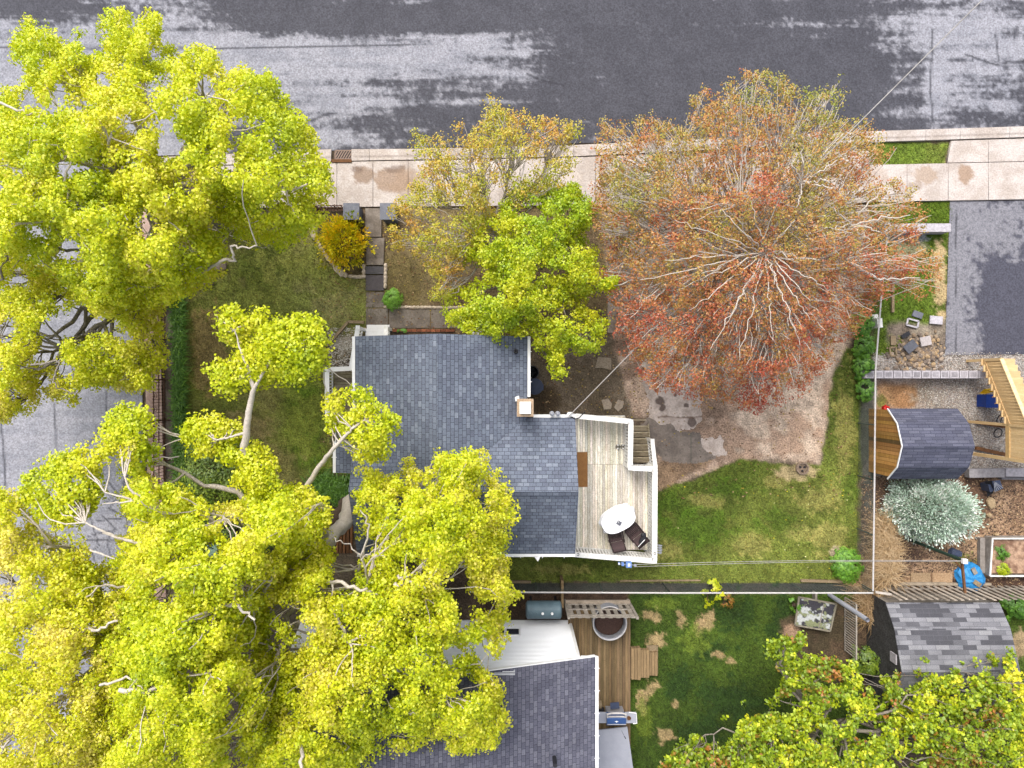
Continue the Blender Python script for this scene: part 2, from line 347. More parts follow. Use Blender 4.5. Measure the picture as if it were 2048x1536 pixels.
# ---- yard: one painted sheet (grass, straw, soil, worn ground; shadows on the south lawn painted in)
def cl(*c): return np.array(C(*c))
def yard_color(px, py):
    n1 = fbm(px / 60, py / 60, 1, 5) - .5; n2 = fbm(px / 18, py / 18, 2, 4) - .5; n3 = fbm(px / 200, py / 200, 3, 3) - .5; n4 = fbm(px / 6, py / 6, 4, 3) - .5
    g = np.zeros(px.shape)
    c = lerpc(np.tile(cl(112, 96, 80), (px.size, 1)), cl(84, 72, 60), sst(-.15, .2, n1))
    def lay(poly, col, col2, soft=8, rag=30, sc=n1, grass=0.0, a2=n2, op=1.0):
        nonlocal c, g
        s = sdpoly(px, py, poly) + rag * (n2 * 1.0 + n1 * .6)
        t = sst(-soft, soft, s) * op
        cc = lerpc(np.tile(cl(*col), (px.size, 1)), cl(*col2), sst(-.12, .12, sc + .6 * a2))
        c = c * (1 - t[:, None]) + cc * t[:, None]; g = g * (1 - t) + grass * t
    def blob(x, y, rx, ry, col, op=1.0, rag=.5, grass=0.0, rot=0):
        nonlocal c, g
        a = math.radians(rot); X = (px - x) * math.cos(a) + (py - y) * math.sin(a); Y = -(px - x) * math.sin(a) + (py - y) * math.cos(a)
        s = 1 - np.sqrt((X / rx) ** 2 + (Y / ry) ** 2) + rag * 2 * (n2 + .7 * n4)
        t = sst(-.1, .3, s) * op; c = c * (1 - t[:, None]) + cl(*col) * t[:, None]; g = g * (1 - t) + grass * t
    # front garden soil and thin grass
    lay([(735, 400), (1240, 400), (1240, 700), (735, 640)], (146, 130, 92), (118, 100, 76), grass=.25)
    blob(800, 560, 60, 60, (112, 100, 58), .7, grass=.4)
    # west lawn
    lay([(345, 440), (700, 440), (735, 540), (735, 652), (668, 700), (655, 850), (712, 960), (712, 1010), (345, 1010)], (160, 156, 92), (134, 142, 66), 4, 6, n3, grass=.9)
    lay([(560, 740), (655, 760), (655, 850), (670, 960), (560, 960)], (118, 146, 46), (138, 150, 64), 30, 50, grass=1)
    lay([(460, 470), (560, 460), (620, 520), (560, 600), (480, 560)], (114, 128, 50), (138, 140, 70), 30, 60, grass=1, op=.8)
    lay([(560, 560), (735, 560), (735, 650), (600, 660)], (172, 170, 110), (138, 146, 76), 30, 40, grass=1, op=.8)
    blob(470, 860, 70, 40, (156, 138, 98), .7, grass=.5); blob(420, 700, 40, 90, (146, 124, 84), .8, grass=.5); blob(560, 940, 50, 50, (136, 120, 84), .6, grass=.4)
    blob(680, 700, 36, 40, (122, 112, 82), .8); blob(690, 690, 22, 22, (190, 180, 168), .7, .9); blob(675, 880, 14, 60, (86, 80, 66), .9)
    blob(660, 985, 70, 40, (84, 76, 62), .9)
    # forsythia bed
    lay([(632, 455), (735, 440), (728, 556), (690, 552), (650, 520)], (92, 84, 56), (112, 98, 72), 5, 8)
    # soil near the house drive
    lay([(1058, 640), (1240, 620), (1330, 640), (1300, 780), (1270, 840), (1060, 840)], (136, 122, 104), (104, 92, 76), 10, 20)
    blob(1085, 800, 40, 30, (78, 64, 46), .8); blob(1180, 760, 60, 40, (112, 100, 80), .5)
    # worn drive
    lay([(1200, 400), (1740, 420), (1720, 640), (1688, 700), (1664, 745), (1662, 800), (1640, 925), (1600, 930), (1560, 918), (1480, 920), (1420, 945), (1312, 985), (1312, 840), (1265, 830), (1230, 700)],
        (216, 190, 168), (150, 126, 108), 5, 10)
    lay([(1480, 760), (1690, 660), (1668, 760), (1640, 925), (1560, 918), (1470, 915), (1420, 880)], (238, 214, 190), (184, 156, 134), 25, 40)
    lay([(1320, 890), (1450, 890), (1400, 945), (1312, 985)], (140, 116, 94), (158, 132, 106), 8, 20)
    # grass: right of the drive and the back lawn
    lay([(1312, 985), (1400, 950), (1480, 922), (1560, 925), (1640, 930), (1662, 800), (1666, 745), (1692, 700), (1730, 690), (1732, 1168), (1000, 1166), (1000, 1100), (1312, 1100)],
        (126, 138, 60), (100, 116, 44), 3, 18, n3, grass=1)
    for x, y, rx, ry in ((1690, 860, 22, 110), (1640, 1000, 60, 30), (1560, 960, 30, 16), (1500, 1090, 40, 24), (1340, 1100, 30, 24), (1660, 1080, 40, 40), (1420, 1000, 60, 16), (1130, 1140, 60, 12), (1600, 1060, 40, 20)):
        blob(x, y, rx, ry, (160, 154, 88), .65, .8, grass=.8)
    for x, y, rx, ry in ((1400, 1060, 70, 40), (1560, 1040, 50, 30), (1460, 980, 50, 22), (1700, 980, 18, 40), (1350, 1010, 40, 24)):
        blob(x, y, rx, ry, (80, 112, 26), .6, .8, grass=1)
    blob(1590, 945, 46, 18, (190, 168, 130), .8, .5); blob(1672, 1106, 16, 12, (176, 160, 136), .9)
    # verge and neighbours to the right
    lay([(690, 322), (1240, 314), (1240, 330), (690, 338)], (120, 112, 56), (150, 110, 66), 4, 10, grass=.6)
    blob(760, 345, 45, 20, (124, 104, 86), .6)
    lay([(1740, 404), (1899, 402), (1902, 447), (1740, 450)], (118, 142, 46), (94, 118, 30), 3, 4, grass=1)
    lay([(1740, 286), (1898, 286), (1888, 328), (1740, 330)], (132, 148, 62), (112, 134, 48), 2, 4, grass=1)
    lay([(1740, 466), (1896, 466), (1892, 700), (1770, 740), (1740, 740)], (112, 136, 44), (92, 116, 32), 3, 10, grass=1)
    blob(1880, 570, 14, 90, (196, 168, 130), .8, .8); blob(1810, 475, 50, 12, (150, 152, 156), .9); blob(1820, 500, 40, 22, (176, 160, 140), .6)
    lay([(1775, 650), (1894, 640), (1894, 745), (1770, 745)], (176, 164, 146), (120, 108, 96), 8, 26)
    blob(1785, 700, 25, 22, (124, 140, 40), .9, .8, grass=1)
    lay([(1745, 712), (2300, 706), (2300, 952), (1745, 952)], (196, 188, 182), (160, 152, 146), 4, 6, n2)
    lay([(1750, 766), (1832, 766), (1850, 800), (1820, 818), (1750, 818)], (190, 152, 112), (158, 122, 88), 10, 20)
    blob(1850, 790, 30, 30, (150, 142, 128), .8, .8); blob(1762, 800, 14, 14, (112, 120, 54), .8)
    lay([(1722, 956), (2300, 946), (2300, 1176), (1722, 1176)], (190, 158, 128), (150, 120, 96), 6, 14)
    lay([(1722, 956), (1800, 956), (1780, 1050), (1850, 1110), (1800, 1168), (1722, 1172)], (120, 96, 82), (94, 74, 64), 8, 30)
    lay([(1860, 950), (1970, 945), (1990, 1010), (1960, 1070), (1880, 1000)], (128, 98, 78), (100, 78, 64), 6, 20)
    lay([(1900, 1156), (2300, 1150), (2300, 1176), (1900, 1176)], (104, 78, 66), (84, 62, 54), 3, 4)
    blob(1930, 1125, 26, 22, (118, 130, 52), .8, .6, grass=.6)
    # strip under the long chain fence
    lay([(1716, 590), (1746, 590), (1746, 760), (1720, 760)], (90, 108, 44), (110, 110, 60), 4, 12, grass=.8)
    lay([(1720, 760), (1748, 760), (1748, 1185), (1724, 1185)], (106, 104, 96), (80, 84, 74), 3, 8)
    lay([(1724, 1020), (1750, 1020), (1750, 1185), (1724, 1185)], (160, 140, 120), (112, 98, 84), 6, 8)
    # neighbour to the south
    lay([(960, 1166), (1750, 1166), (1750, 1186), (960, 1186)], (88, 82, 74), (62, 60, 54), 2, 4)
    lay([(960, 1184), (1260, 1184), (1260, 1240), (960, 1240)], (94, 74, 60), (66, 54, 44), 3, 6)
    lay([(1255, 1186), (1760, 1186), (1760, 1900), (1240, 1900)], (84, 108, 36), (66, 88, 28), 4, 10, n3, grass=1)
    for x, y, rx, ry in ((1480, 1230, 50, 40), (1560, 1250, 30, 60), (1470, 1400, 70, 46), (1360, 1370, 24, 36), (1420, 1300, 40, 22), (1400, 1470, 60, 40)):
        blob(x, y, rx, ry, (46, 70, 26), .85, .9, grass=1)  # dark green shadows of this lawn, painted into the grass colour
    for x, y, rx, ry in ((1360, 1235, 14, 22), (1412, 1240, 14, 20), (1300, 1375, 16, 14), (1285, 1400, 12, 24), (1350, 1410, 10, 8), (1460, 1322, 10, 10), (1330, 1470, 20, 14), (1440, 1310, 14, 8), (1300, 1230, 30, 12), (1310, 1280, 22, 12), (1400, 1250, 10, 24)):
        blob(x, y, rx, ry, (184, 158, 118), .75, .9, grass=.3)
    for x, y, rx, ry in ((1390, 1280, 30, 26), (1330, 1210, 40, 14), (1290, 1440, 14, 40)):
        blob(x, y, rx, ry, (112, 132, 46), .7, .9, grass=1)
    lay([(1560, 1240), (1700, 1200), (1760, 1190), (1760, 1400), (1560, 1330)], (100, 82, 64), (76, 66, 48), 6, 24)
    blob(1580, 1262, 24, 12, (190, 156, 130), .7)
    lay([(2010, 1200), (2300, 1200), (2300, 1900), (2010, 1900)], (94, 120, 40), (80, 100, 34), 5, 14, grass=1); blob(2040, 1290, 20, 30, (176, 150, 120), .8)
    # under the street trees, south-west
    lay([(300, 1000), (720, 1000), (720, 1700), (300, 1700)], (110, 98, 84), (84, 76, 64), 5, 20)
    lay([(330, 1040), (720, 1045), (720, 1110), (330, 1100)], (128, 112, 98), (104, 92, 80), 4, 6)
    c = c * (1.04 + .8 * n4[:, None] + .95 * n2[:, None] + .35 * n1[:, None])
    return np.clip(c, .004, .8), g
V, Q, px, py = quadgrid([(-330, -130), (2380, -130), (2380, 1700), (-330, 1700)], .075)
yc, yg = yard_color(px, py)
V[:, 2] = .012 * (fbm(px / 25, py / 25, 9, 3) - .5)
yard = tag(npmesh('lawn', V, Q, yc, None, M['ground']), kind='structure')
s = 600
mb = MB().add([(-s, -s, -.03), (s, -s, -.03), (s, s, -.03), (-s, s, -.03)], [(0, 1, 2, 3)], C(104, 118, 56))
tag(part('ground', mb, M['ground']), kind='structure')

# ---- asphalt of the wide street and the side street
def road_color(px, py):
    st = fbm(px / 120, py / 12, 21, 5) - .5; n = fbm(px / 34, py / 30, 22, 5) - .5; f = fbm(px / 6, py / 6, 23, 4) - .5; vt = fbm(px / 16, py / 70, 24, 3) - .5
    b = np.full(px.shape, -.35)                      # below 0: sealed dark, above 0: bare light grey
    def e(x, y, rx, ry, a, p=2.0):
        nonlocal b
        q = np.abs((px - x) / rx) ** p + np.abs((py - y) / ry) ** p; b = b + a * np.exp(-q)
    b = b + 1.6 * sst(330, 250, px) * sst(200, 320, py); e(80, 300, 330, 300, 1.0, 4); e(300, 120, 200, 110, .6); e(20, 10, 110, 30, -1.0); e(200, 30, 160, 30, -.15)
    e(740, 112, 380, 36, .85, 3); e(640, 165, 260, 40, .45); e(1000, 150, 130, 10, .45, 3); e(800, 208, 190, 8, .4, 3); e(640, 250, 90, 75, .62); e(660, 185, 120, 14, .25); e(1060, 160, 70, 14, .45); e(800, 200, 180, 20, .2)
    e(900, 40, 700, 26, -.4, 4); e(1400, 150, 330, 90, -.35, 4)
    e(1500, 52, 420, 9, .34, 2); e(1000, 70, 120, 16, .3)
    e(1990, 130, 170, 130, .55, 3); e(1950, 60, 120, 60, .2); e(1870, 190, 22, 80, .5); e(1780, 120, 60, 40, .2); e(2010, 215, 60, 22, .3)
    t = sst(-.2, .34, b + 1.25 * st + .45 * n + .8 * f + .3 * vt)
    dk = lerpc(np.tile(cl(74, 74, 82), (px.size, 1)), cl(80, 80, 88), sst(-.2, .2, n))
    lt = lerpc(np.tile(cl(146, 147, 156), (px.size, 1)), cl(162, 162, 170), sst(-.2, .2, n + st))
    c = dk * (1 - t[:, None]) + lt * t[:, None]
    # cracks and joints
    def line(pts, wd, col, op=.8):
        nonlocal c
        dm = np.full(px.shape, 1e9); wob = 5 * (fbm(px / 16, py / 16, 31, 3) - .5)
        for (x0, y0), (x1, y1) in zip(pts[:-1], pts[1:]):
            ex, ey = x1 - x0, y1 - y0; tt = np.clip(((px - x0) * ex + (py - y0) * ey) / (ex * ex + ey * ey), 0, 1)
            dm = np.minimum(dm, np.hypot(px - x0 - tt * ex, py - y0 - tt * ey + wob))
        q = sst(wd + 1.5, wd * .4, dm) * op; c = c * (1 - q[:, None]) + cl(*col) * q[:, None]
    dark = (52, 52, 60)
    line([(0, 95), (160, 97), (420, 98), (700, 93), (820, 90)], 1.6, dark); line([(1864, 60), (1860, 180), (1866, 262)], 1.5, dark)
    line([(250, 108), (300, 116), (325, 108)], 1.2, dark); line([(612, 246), (640, 234), (672, 226)], 1.6, dark); line([(1055, 150), (1090, 162), (1128, 172)], 1.6, dark)
    line([(1930, 110), (1990, 130), (2048, 122)], 1.6, dark); line([(1990, 70), (1996, 120)], 1.4, dark)
    line([(0, 820), (8, 900), (14, 1000), (20, 1100)], 1.8, dark); line([(108, 800), (112, 860), (114, 1000)], 1.5, dark); line([(214, 780), (214, 840), (170, 900)], 1.2, dark)
    for k, (x, y) in enumerate([(215, 960), (240, 990), (205, 1030), (230, 1060), (200, 1090), (180, 1030), (250, 1010)]):
        r = random.Random(k); line([(x, y), (x + r.uniform(-30, 30), y + r.uniform(10, 30)), (x + r.uniform(-30, 30), y + r.uniform(40, 60))], 1.1, dark)
    line([(195, 1040), (275, 1034)], 1.3, dark); line([(170, 1080), (270, 1082)], 1.3, dark)
    q = sst(-.1, .25, 1 - np.sqrt(((px - 272) / 30) ** 2 + ((py - 975) / 40) ** 2) + (n + f)); c = c * (1 - q[:, None]) + cl(92, 92, 98) * q[:, None]
    q = sst(.18, .3, f) * (t < .5); c = c * (1 + .18 * q[:, None])
    return np.clip(c * (1 + .12 * f[:, None]), .01, .7)
def roadsheet(name, corners, step, z, fn=road_color, m='asphalt'):
    V, Q, px, py = quadgrid(corners, step, z); return tag(npmesh(name, V, Q, fn(px, py), None, M[m]), kind='structure')
roadsheet('road', [(-300, -300), (2350, -300), (2350, 252), (-300, 330)], .07, .03)
roadsheet('side_road', [(-300, 326), (280, 322), (296, 1700), (-300, 1700)], .07, .026)

# ---- kerb, pavement slabs, paths: raised pieces with open joints
def slab_color(px, py):
    n = fbm(px / 30, py / 30, 41, 4) - .5; f = fbm(px / 6, py / 6, 42, 3) - .5
    c = lerpc(np.tile(cl(216, 206, 200), (px.size, 1)), cl(196, 184, 175), sst(-.2, .2, n + .4 * f))
    def st(x, y, rx, ry, col, op):
        nonlocal c
        s = 1 - np.sqrt(((px - x) / rx) ** 2 + ((py - y) / ry) ** 2) + n * .9 + f * .5; t = sst(0, .22, s) * op; c = c * (1 - t[:, None]) + cl(*col) * t[:, None]
    st(727, 352, 24, 22, (158, 134, 114), .85); st(785, 362, 40, 26, (166, 140, 118), .8); st(715, 340, 16, 8, (128, 108, 96), .7); st(790, 340, 22, 8, (128, 108, 96), .7)
    st(1845, 352, 26, 22, (184, 160, 138), .7); st(1928, 350, 18, 22, (170, 142, 118), .85); st(820, 370, 40, 30, (176, 150, 128), .5); st(1830, 372, 20, 10, (170, 150, 134), .6)
    st(1100, 360, 60, 30, (232, 220, 210), .5); st(1700, 350, 90, 30, (196, 176, 160), .5)
    return np.clip(c * (1 + .1 * f[:, None]), .02, .8)
def slabs(name, quads, z, th=.1, fn=slab_color, gap=.45, m='slab', rnd=.05):
    Vs = []; Qs = []; Cs = []; o = 0; r = random.Random(len(quads))
    for q in quads:
        q = np.array(q, float); cen = q.mean(0); q = cen + (q - cen) * (1 - gap / np.maximum(np.abs(q - cen), 1))
        V, Q, px, py = quadgrid(q, .07, z); c = fn(px, py) * (1 + r.uniform(-rnd, rnd))
        Vs.append(V); Qs.append(Q + o); Cs.append(c); o += len(V)
        co = [P(x, y, 0) for x, y in q]; b = np.array([(p[0], p[1], zz) for zz in (z - .002, z - th) for p in co]); Vs.append(b)
        Qs.append(np.array([(0, 1, 5, 4), (1, 2, 6, 5), (2, 3, 7, 6), (3, 0, 4, 7)]) + o); Cs.append(np.tile(c.mean(0), (8, 1))); o += 8
    return npmesh(name, np.concatenate(Vs), np.concatenate(Qs), np.concatenate(Cs), None, M[m])
def ybl(x, pts):
    return float(np.interp(x, [p[0] for p in pts], [p[1] for p in pts]))
KT = [(200, 322), (660, 300), (740, 300), (850, 299), (1150, 292), (1240, 287), (1720, 265), (2400, 243)]   # street edge of the kerb
KB = [(200, 340), (660, 325), (740, 323), (850, 321), (1150, 315), (1240, 310), (1720, 287), (2400, 265)]   # back of the kerb
ST = [(200, 341), (660, 326), (740, 324), (850, 322.5), (1150, 316.5), (1240, 312), (1600, 304), (1735, 303), (1736, 331), (2400, 318)]
SB = [(200, 418), (640, 416), (850, 414), (1200, 412), (1700, 406), (2400, 394)]
kx = [280, 350, 420, 490, 560, 638, 664, 704, 740, 833, 900, 990, 1060, 1147, 1240, 1330, 1420, 1515, 1610, 1700, 1770, 1848, 1916, 2015, 2100, 2200, 2350]
def kerb_color(px, py):
    c = slab_color(px + 500, py + 90); top = np.interp(px, [p[0] for p in KT], [p[1] for p in KT]); bot = np.interp(px, [p[0] for p in KB], [p[1] for p in KB])
    u = (py - top) / (bot - top); n = fbm(px / 20, py / 4, 45, 4) - .5; t = sst(.12, .0, np.abs(u - .68 + .1 * n)) * .5 * (n > -.12)
    return c * (1 - t[:, None]) + cl(120, 108, 100) * t[:, None]
kq = []
for a, b in zip(kx[:-1], kx[1:]):
    if a == 664: continue
    kq.append([(a, ybl(a, KT)), (b, ybl(b, KT)), (b, ybl(b, KB)), (a, ybl(a, KB))])
tag(slabs('kerb', kq, .13, .16, kerb_color, .35), kind='structure')
sx = [440, 515, 602, 675, 747, 817, 890, 965, 1040, 1115, 1190, 1268, 1346, 1424, 1502, 1580, 1658, 1735, 1811, 1893, 1973, 2054, 2134, 2214, 2300]
sq = [[(a, ybl(a + 1.5 if a == 1735 else a, ST)), (b, ybl(b - .5 if b == 1735 else b, ST)), (b, ybl(b, SB)), (a, ybl(a, SB))] for a, b in zip(sx[:-1], sx[1:])]
ap = [1899, 1973, 2054, 2134, 2214, 2300]
for i, (a, b) in enumerate(zip(ap[:-1], ap[1:])): sq.append([(a, ybl(a, KB) + 2), (b, ybl(b, KB) + 2), (b, ybl(b, ST) - .5), (a - (8 if i == 0 else 0), ybl(a, ST) - .5)])
tag(slabs('sidewalk', sq, .11, .12), kind='structure')
# side street pavement and the strip of path inside the fence
def pink(px, py):
    n = fbm(px / 14, py / 25, 51, 4) - .5; c = lerpc(np.tile(cl(206, 178, 166), (px.size, 1)), cl(180, 152, 140), sst(-.2, .2, n))
    t = sst(3, 0, px - 294) * sst(-.05, .15, n); c = c * (1 - t[:, None]) + cl(150, 98, 70) * t[:, None]; return np.clip(c, .02, .8)
ys = list(range(420, 1700, 85))
tag(slabs('side_sidewalk', [[(290 + (y - 600) * .02, y), (322 + (y - 600) * .02, y), (322 + (y - 515) * .02, y + 85), (290 + (y - 515) * .02, y + 85)] for y in ys], .1, .12, pink, .1), kind='structure')
def dusk(px, py):
    n = fbm(px / 16, py / 22, 61, 5) - .5; f = fbm(px / 5, py / 5, 62, 3) - .5
    return np.clip(lerpc(np.tile(cl(148, 132, 124), (px.size, 1)), cl(112, 98, 90), sst(-.2, .2, n)) * (1 + .3 * f[:, None]), .02, .8)
tag(slabs('path', [[(332, y), (352, y), (352, y + 80), (332, y + 80)] for y in range(440, 1000, 80)], .02, .05, dusk, .1), kind='structure')
# driveway on the right
def drive_color(px, py):
    n = fbm(px / 45, py / 45, 71, 5) - .5; f = fbm(px / 8, py / 8, 72, 4) - .5
    b = .35 - .9 * sst(1925, 2000, px) * sst(440, 560, py) - .75 * sst(1960, 1990, px) * sst(500, 560, py) + .5 * sst(1930, 1905, px) - .5 * sst(1906, 1896, px)
    b = np.where((px > 2010) & (np.abs(py - 545) < 25), b + .5, b)
    t = sst(-.2, .22, b + 1.1 * n + 1.3 * f)
    c = np.tile(cl(82, 82, 94), (px.size, 1)) * (1 - t[:, None]) + cl(138, 137, 144) * t[:, None]
    q = sst(1.6, .4, np.abs(px - 1911 + 4 * n)) * sst(400, 420, py) * .8; c = c * (1 - q[:, None]) + cl(60, 60, 66) * q[:, None]
    return np.clip(c * (1 + .15 * f[:, None]), .01, .7)
roadsheet('driveway', [(1899, 403), (2350, 398), (2350, 706), (1889, 710)], .07, .03, drive_color)
# front walk, its two steps, the yard path along the house
def walk(px, py):
    n = fbm(px / 20, py / 20, 81, 5) - .5; f = fbm(px / 4, py / 4, 82, 3) - .5
    return np.clip(lerpc(np.tile(cl(146, 136, 126), (px.size, 1)), cl(116, 106, 96), sst(-.2, .2, n)) * (1 + .4 * f[:, None]), .02, .8)
wq = [[(732, 418), (764, 418), (764, 475), (732, 475)], [(734, 477), (770, 477), (768, 531), (734, 531)]]
tag(slabs('front_walk', wq, .14, .14, walk, .1, rnd=.12), kind='structure')
wq = [[(732, 584), (768, 584), (768, 615), (732, 615)], [(732, 617), (776, 617), (776, 656), (732, 656)], [(778, 618), (860, 618), (860, 656), (778, 656)], [(862, 618), (920, 618), (920, 656), (862, 656)], [(922, 618), (990, 618), (990, 662), (922, 662)], [(992, 620), (1060, 620), (1060, 662), (992, 662)]]
tag(slabs('garden_path', wq, .02, .05, walk, .2, rnd=.15), kind='structure')
def dslab(px, py):
    n = fbm(px / 22, py / 22, 91, 5) - .5; f = fbm(px / 5, py / 5, 92, 3) - .5
    return np.clip(lerpc(np.tile(cl(178, 164, 152), (px.size, 1)), cl(142, 128, 116), sst(-.2, .2, n)) * (1 + .25 * f[:, None]), .02, .8)
dq = [[(1215 + i * 80, 418 + j * 62), (1295 + i * 80, 418 + j * 62), (1295 + i * 80, 480 + j * 62), (1215 + i * 80, 480 + j * 62)] for i in range(5) for j in range(4)]
tag(slabs('parking_pad', dq, .02, .04, dslab, .3, rnd=.1), kind='structure')
# broken concrete and asphalt patches of the worn drive: irregular thin sheets
def patch(name, poly, z, th, fn, rag=5):
    p = np.array(poly, float); x0, y0 = p.min(0) - 8; x1, y1 = p.max(0) + 8
    V, Q, px, py = quadgrid([(x0, y0), (x1, y0), (x1, y1), (x0, y1)], .04, z)
    s = sdpoly(px, py, poly) + rag * 2 * (fbm(px / 9, py / 9, 99, 4) - .5)
    V[:, 2] = z - th * sst(2.0, -1.0, s); keep = (s[Q] > -2.0).any(1)
    used = np.unique(Q[keep]); mp = np.zeros(len(V), int); mp[used] = np.arange(len(used))
    return tag(npmesh(name, V[used], mp[Q[keep]], fn(px, py)[used], None, M['slab']), kind='structure')
def f1(px, py):
    n = fbm(px / 14, py / 14, 101, 5) - .5; c = lerpc(np.tile(cl(228, 212, 200), (px.size, 1)), cl(196, 180, 168), sst(-.2, .2, n))
    for x, y, r in ((1318, 758, 5), (1320, 803, 9), (1325, 816, 7), (1372, 810, 5), (1384, 845, 9), (1312, 780, 4), (1350, 790, 3)):
        t = sst(1.1, .8, np.hypot(px - x, py - y) / r + n * 1.6) * .9; c = c * (1 - t[:, None]) + cl(104, 88, 80) * t[:, None]
    t = sst(2.2, .8, np.abs(py - 834 + 8 * n)) * (px > 1315) * .8; c = c * (1 - t[:, None]) + cl(110, 84, 68) * t[:, None]
    return np.clip(c, .02, .8)
def f2(px, py):
    n = fbm(px / 20, py / 20, 111, 5) - .5; c = lerpc(np.tile(cl(146, 134, 124), (px.size, 1)), cl(122, 112, 104), sst(-.2, .2, n))
    t = sst(2, .5, np.abs(px - 1382)) * .4; c = c * (1 - t[:, None]) + cl(70, 84, 70) * t[:, None]; return np.clip(c, .02, .8)
patch('concrete_patch', [(1290, 690), (1340, 690), (1390, 740), (1400, 800), (1400, 840), (1385, 852), (1360, 862), (1340, 845), (1318, 848), (1300, 835), (1302, 800), (1288, 770)], .03, .02, f1)
patch('concrete_patch', [(1400, 880), (1440, 878), (1450, 905), (1410, 905)], .022, .015, f1, 8)
patch('asphalt_patch', [(1285, 850), (1305, 833), (1320, 850), (1345, 848), (1352, 862), (1398, 866), (1405, 895), (1430, 915), (1390, 925), (1330, 920), (1310, 900), (1296, 880)], .025, .02, f2)

# ---- grass blades over the lawns, weeds, litter: nobody could count them
def blades(name, n, region, seed, hgt=(.05, .12), wd=.028, cfun=None, z=0.0):
    r = np.random.default_rng(seed); x0, y0, x1, y1 = region
    px = r.uniform(x0, x1, n * 2); py = r.uniform(y0, y1, n * 2); c, g = yard_color(px, py)
    k = np.where(r.uniform(0, 1, n * 2) < g - .15)[0][:n]; px, py, c = px[k], py[k], c[k]; m = len(k)
    x = (px - 1024) / 50; y = (768 - py) / 50; a = r.uniform(0, 2 * np.pi, m); h = r.uniform(*hgt, m); ln = r.uniform(.3, 1.1, m) * h
    a2 = r.uniform(0, 2 * np.pi, m)
    b = np.stack([x, y, np.zeros(m)], 1); dx = np.stack([np.cos(a), np.sin(a), 0 * a], 1) * wd / 2
    tip = b + np.stack([np.cos(a2) * ln, np.sin(a2) * ln, h], 1)
    V = np.stack([b - dx, b + dx, tip], 1).reshape(-1, 3); V[:, 2] += z; Q = np.arange(3 * m).reshape(-1, 3)
    cc = c * r.uniform(.5, 1.6, (m, 1)); cc[:, 0] *= r.uniform(.85, 1.25, m)
    return tag(npmesh(name, V, Q, np.repeat(np.clip(cc, .01, .6), 3, 0), None, M['grassblade']), 'short patchy turf of green and straw coloured blades over the yards', 'grass', kind='stuff')
gm = mat('grass_blade', (1, 1, 1), (.9, .9, .8), 3, rough=.7, attr=True, fine=10, fineamt=.1, bump=0); M['grassblade'] = gm
blades('grass', 230000, (340, 280, 2100, 1560), 5)
def specks(name, n, region, cols, size, label, cat, seed=1, dens=None):
    r = np.random.default_rng(seed); x0, y0, x1, y1 = region; px = r.uniform(x0, x1, n); py = r.uniform(y0, y1, n)
    if dens: k = r.uniform(0, 1, n) < dens(px, py); px, py = px[k], py[k]
    m = len(px); x = (px - 1024) / 50; y = (768 - py) / 50; a = r.uniform(0, 6.28, m); s = r.uniform(*size, m); z = r.uniform(.012, .04, m)
    V = np.stack([np.stack([x + s * np.cos(a + q), y + s * .7 * np.sin(a + q), z + .006 * ((i % 2))], 1) for i, q in enumerate((0, 1.57, 3.14, 4.71))], 1).reshape(-1, 3)
    cc = np.array([cl(*c) for c in cols])[r.integers(0, len(cols), m)] * r.uniform(.8, 1.2, (m, 1))
    return tag(npmesh(name, V, np.arange(4 * m).reshape(-1, 4), np.repeat(cc, 4, 0), None, gm), label, cat, kind='stuff')
specks('leaf_litter', 5000, (640, 440, 1700, 1000), [(150, 120, 80), (120, 84, 56), (190, 160, 120), (170, 150, 60), (92, 72, 56)], (.02, .05), 'fallen twigs and dry leaves scattered over the soil and drive', 'leaf litter', 3, lambda a, b: .4 + .6 * (a < 1320))
specks('dandelions', 420, (1320, 440, 1900, 1160), [(240, 220, 40), (250, 240, 180)], (.02, .035), 'tiny yellow dandelion heads dotted through the grass', 'dandelion', 4, lambda a, b: np.where((a > 1755) & (b < 720), 1.0, .25) * ((a < 1730) | (b < 740)) * (yard_color(a, b)[1] > .6))
specks('gravel', 26000, (1745, 705, 2120, 950), [(210, 204, 200), (150, 140, 136), (120, 112, 108), (230, 226, 220), (176, 150, 130)], (.012, .03), 'pale grey gravel spread around the timber stairs and shed', 'gravel', 6, lambda a, b: 1.0 * ((a > 1835) | (b < 740)))
specks('mulch', 12000, (1722, 950, 2120, 1178), [(100, 78, 64), (136, 106, 82), (196, 164, 128), (78, 62, 54)], (.015, .045), 'shredded brown mulch on the garden soil around the blue spruce', 'mulch', 7)
specks('pebbles', 900, (655, 655, 712, 745), [(220, 214, 208), (180, 170, 160)], (.02, .04), 'pale pebbles spilled beside the white entrance railing', 'pebbles', 8)
# ------------------------------------------------------------------ houses
def slopeslab(mb, a, b, c, d_, th, ulen=None, uo=0.0):
    """roof plane: a-b is the eave, d-c the ridge (same order); UV u along the eave, v up the slope"""
    a, b, c, d_ = [Vector(q) for q in (a, b, c, d_)]
    n = (b - a).cross(d_ - a).normalized()
    if n.z < 0: n = -n
    e = (b - a).normalized(); up = n.cross(e)
    if up.z < 0: up = -up
    lo = [q - n * th for q in (a, b, c, d_)]; vs = [a, b, c, d_] + lo
    uv = lambda q: ((q - a).dot(e) + uo, (q - a).dot(up) + 20)
    fs = [(0, 1, 2, 3), (7, 6, 5, 4), (0, 4, 5, 1), (1, 5, 6, 2), (2, 6, 7, 3), (3, 7, 4, 0)]
    if (b - a).cross(d_ - a).z < 0: fs = [f[::-1] for f in fs]
    mb.add(vs, fs, (1, 1, 1), [[uv(vs[i]) for i in f] for f in fs])
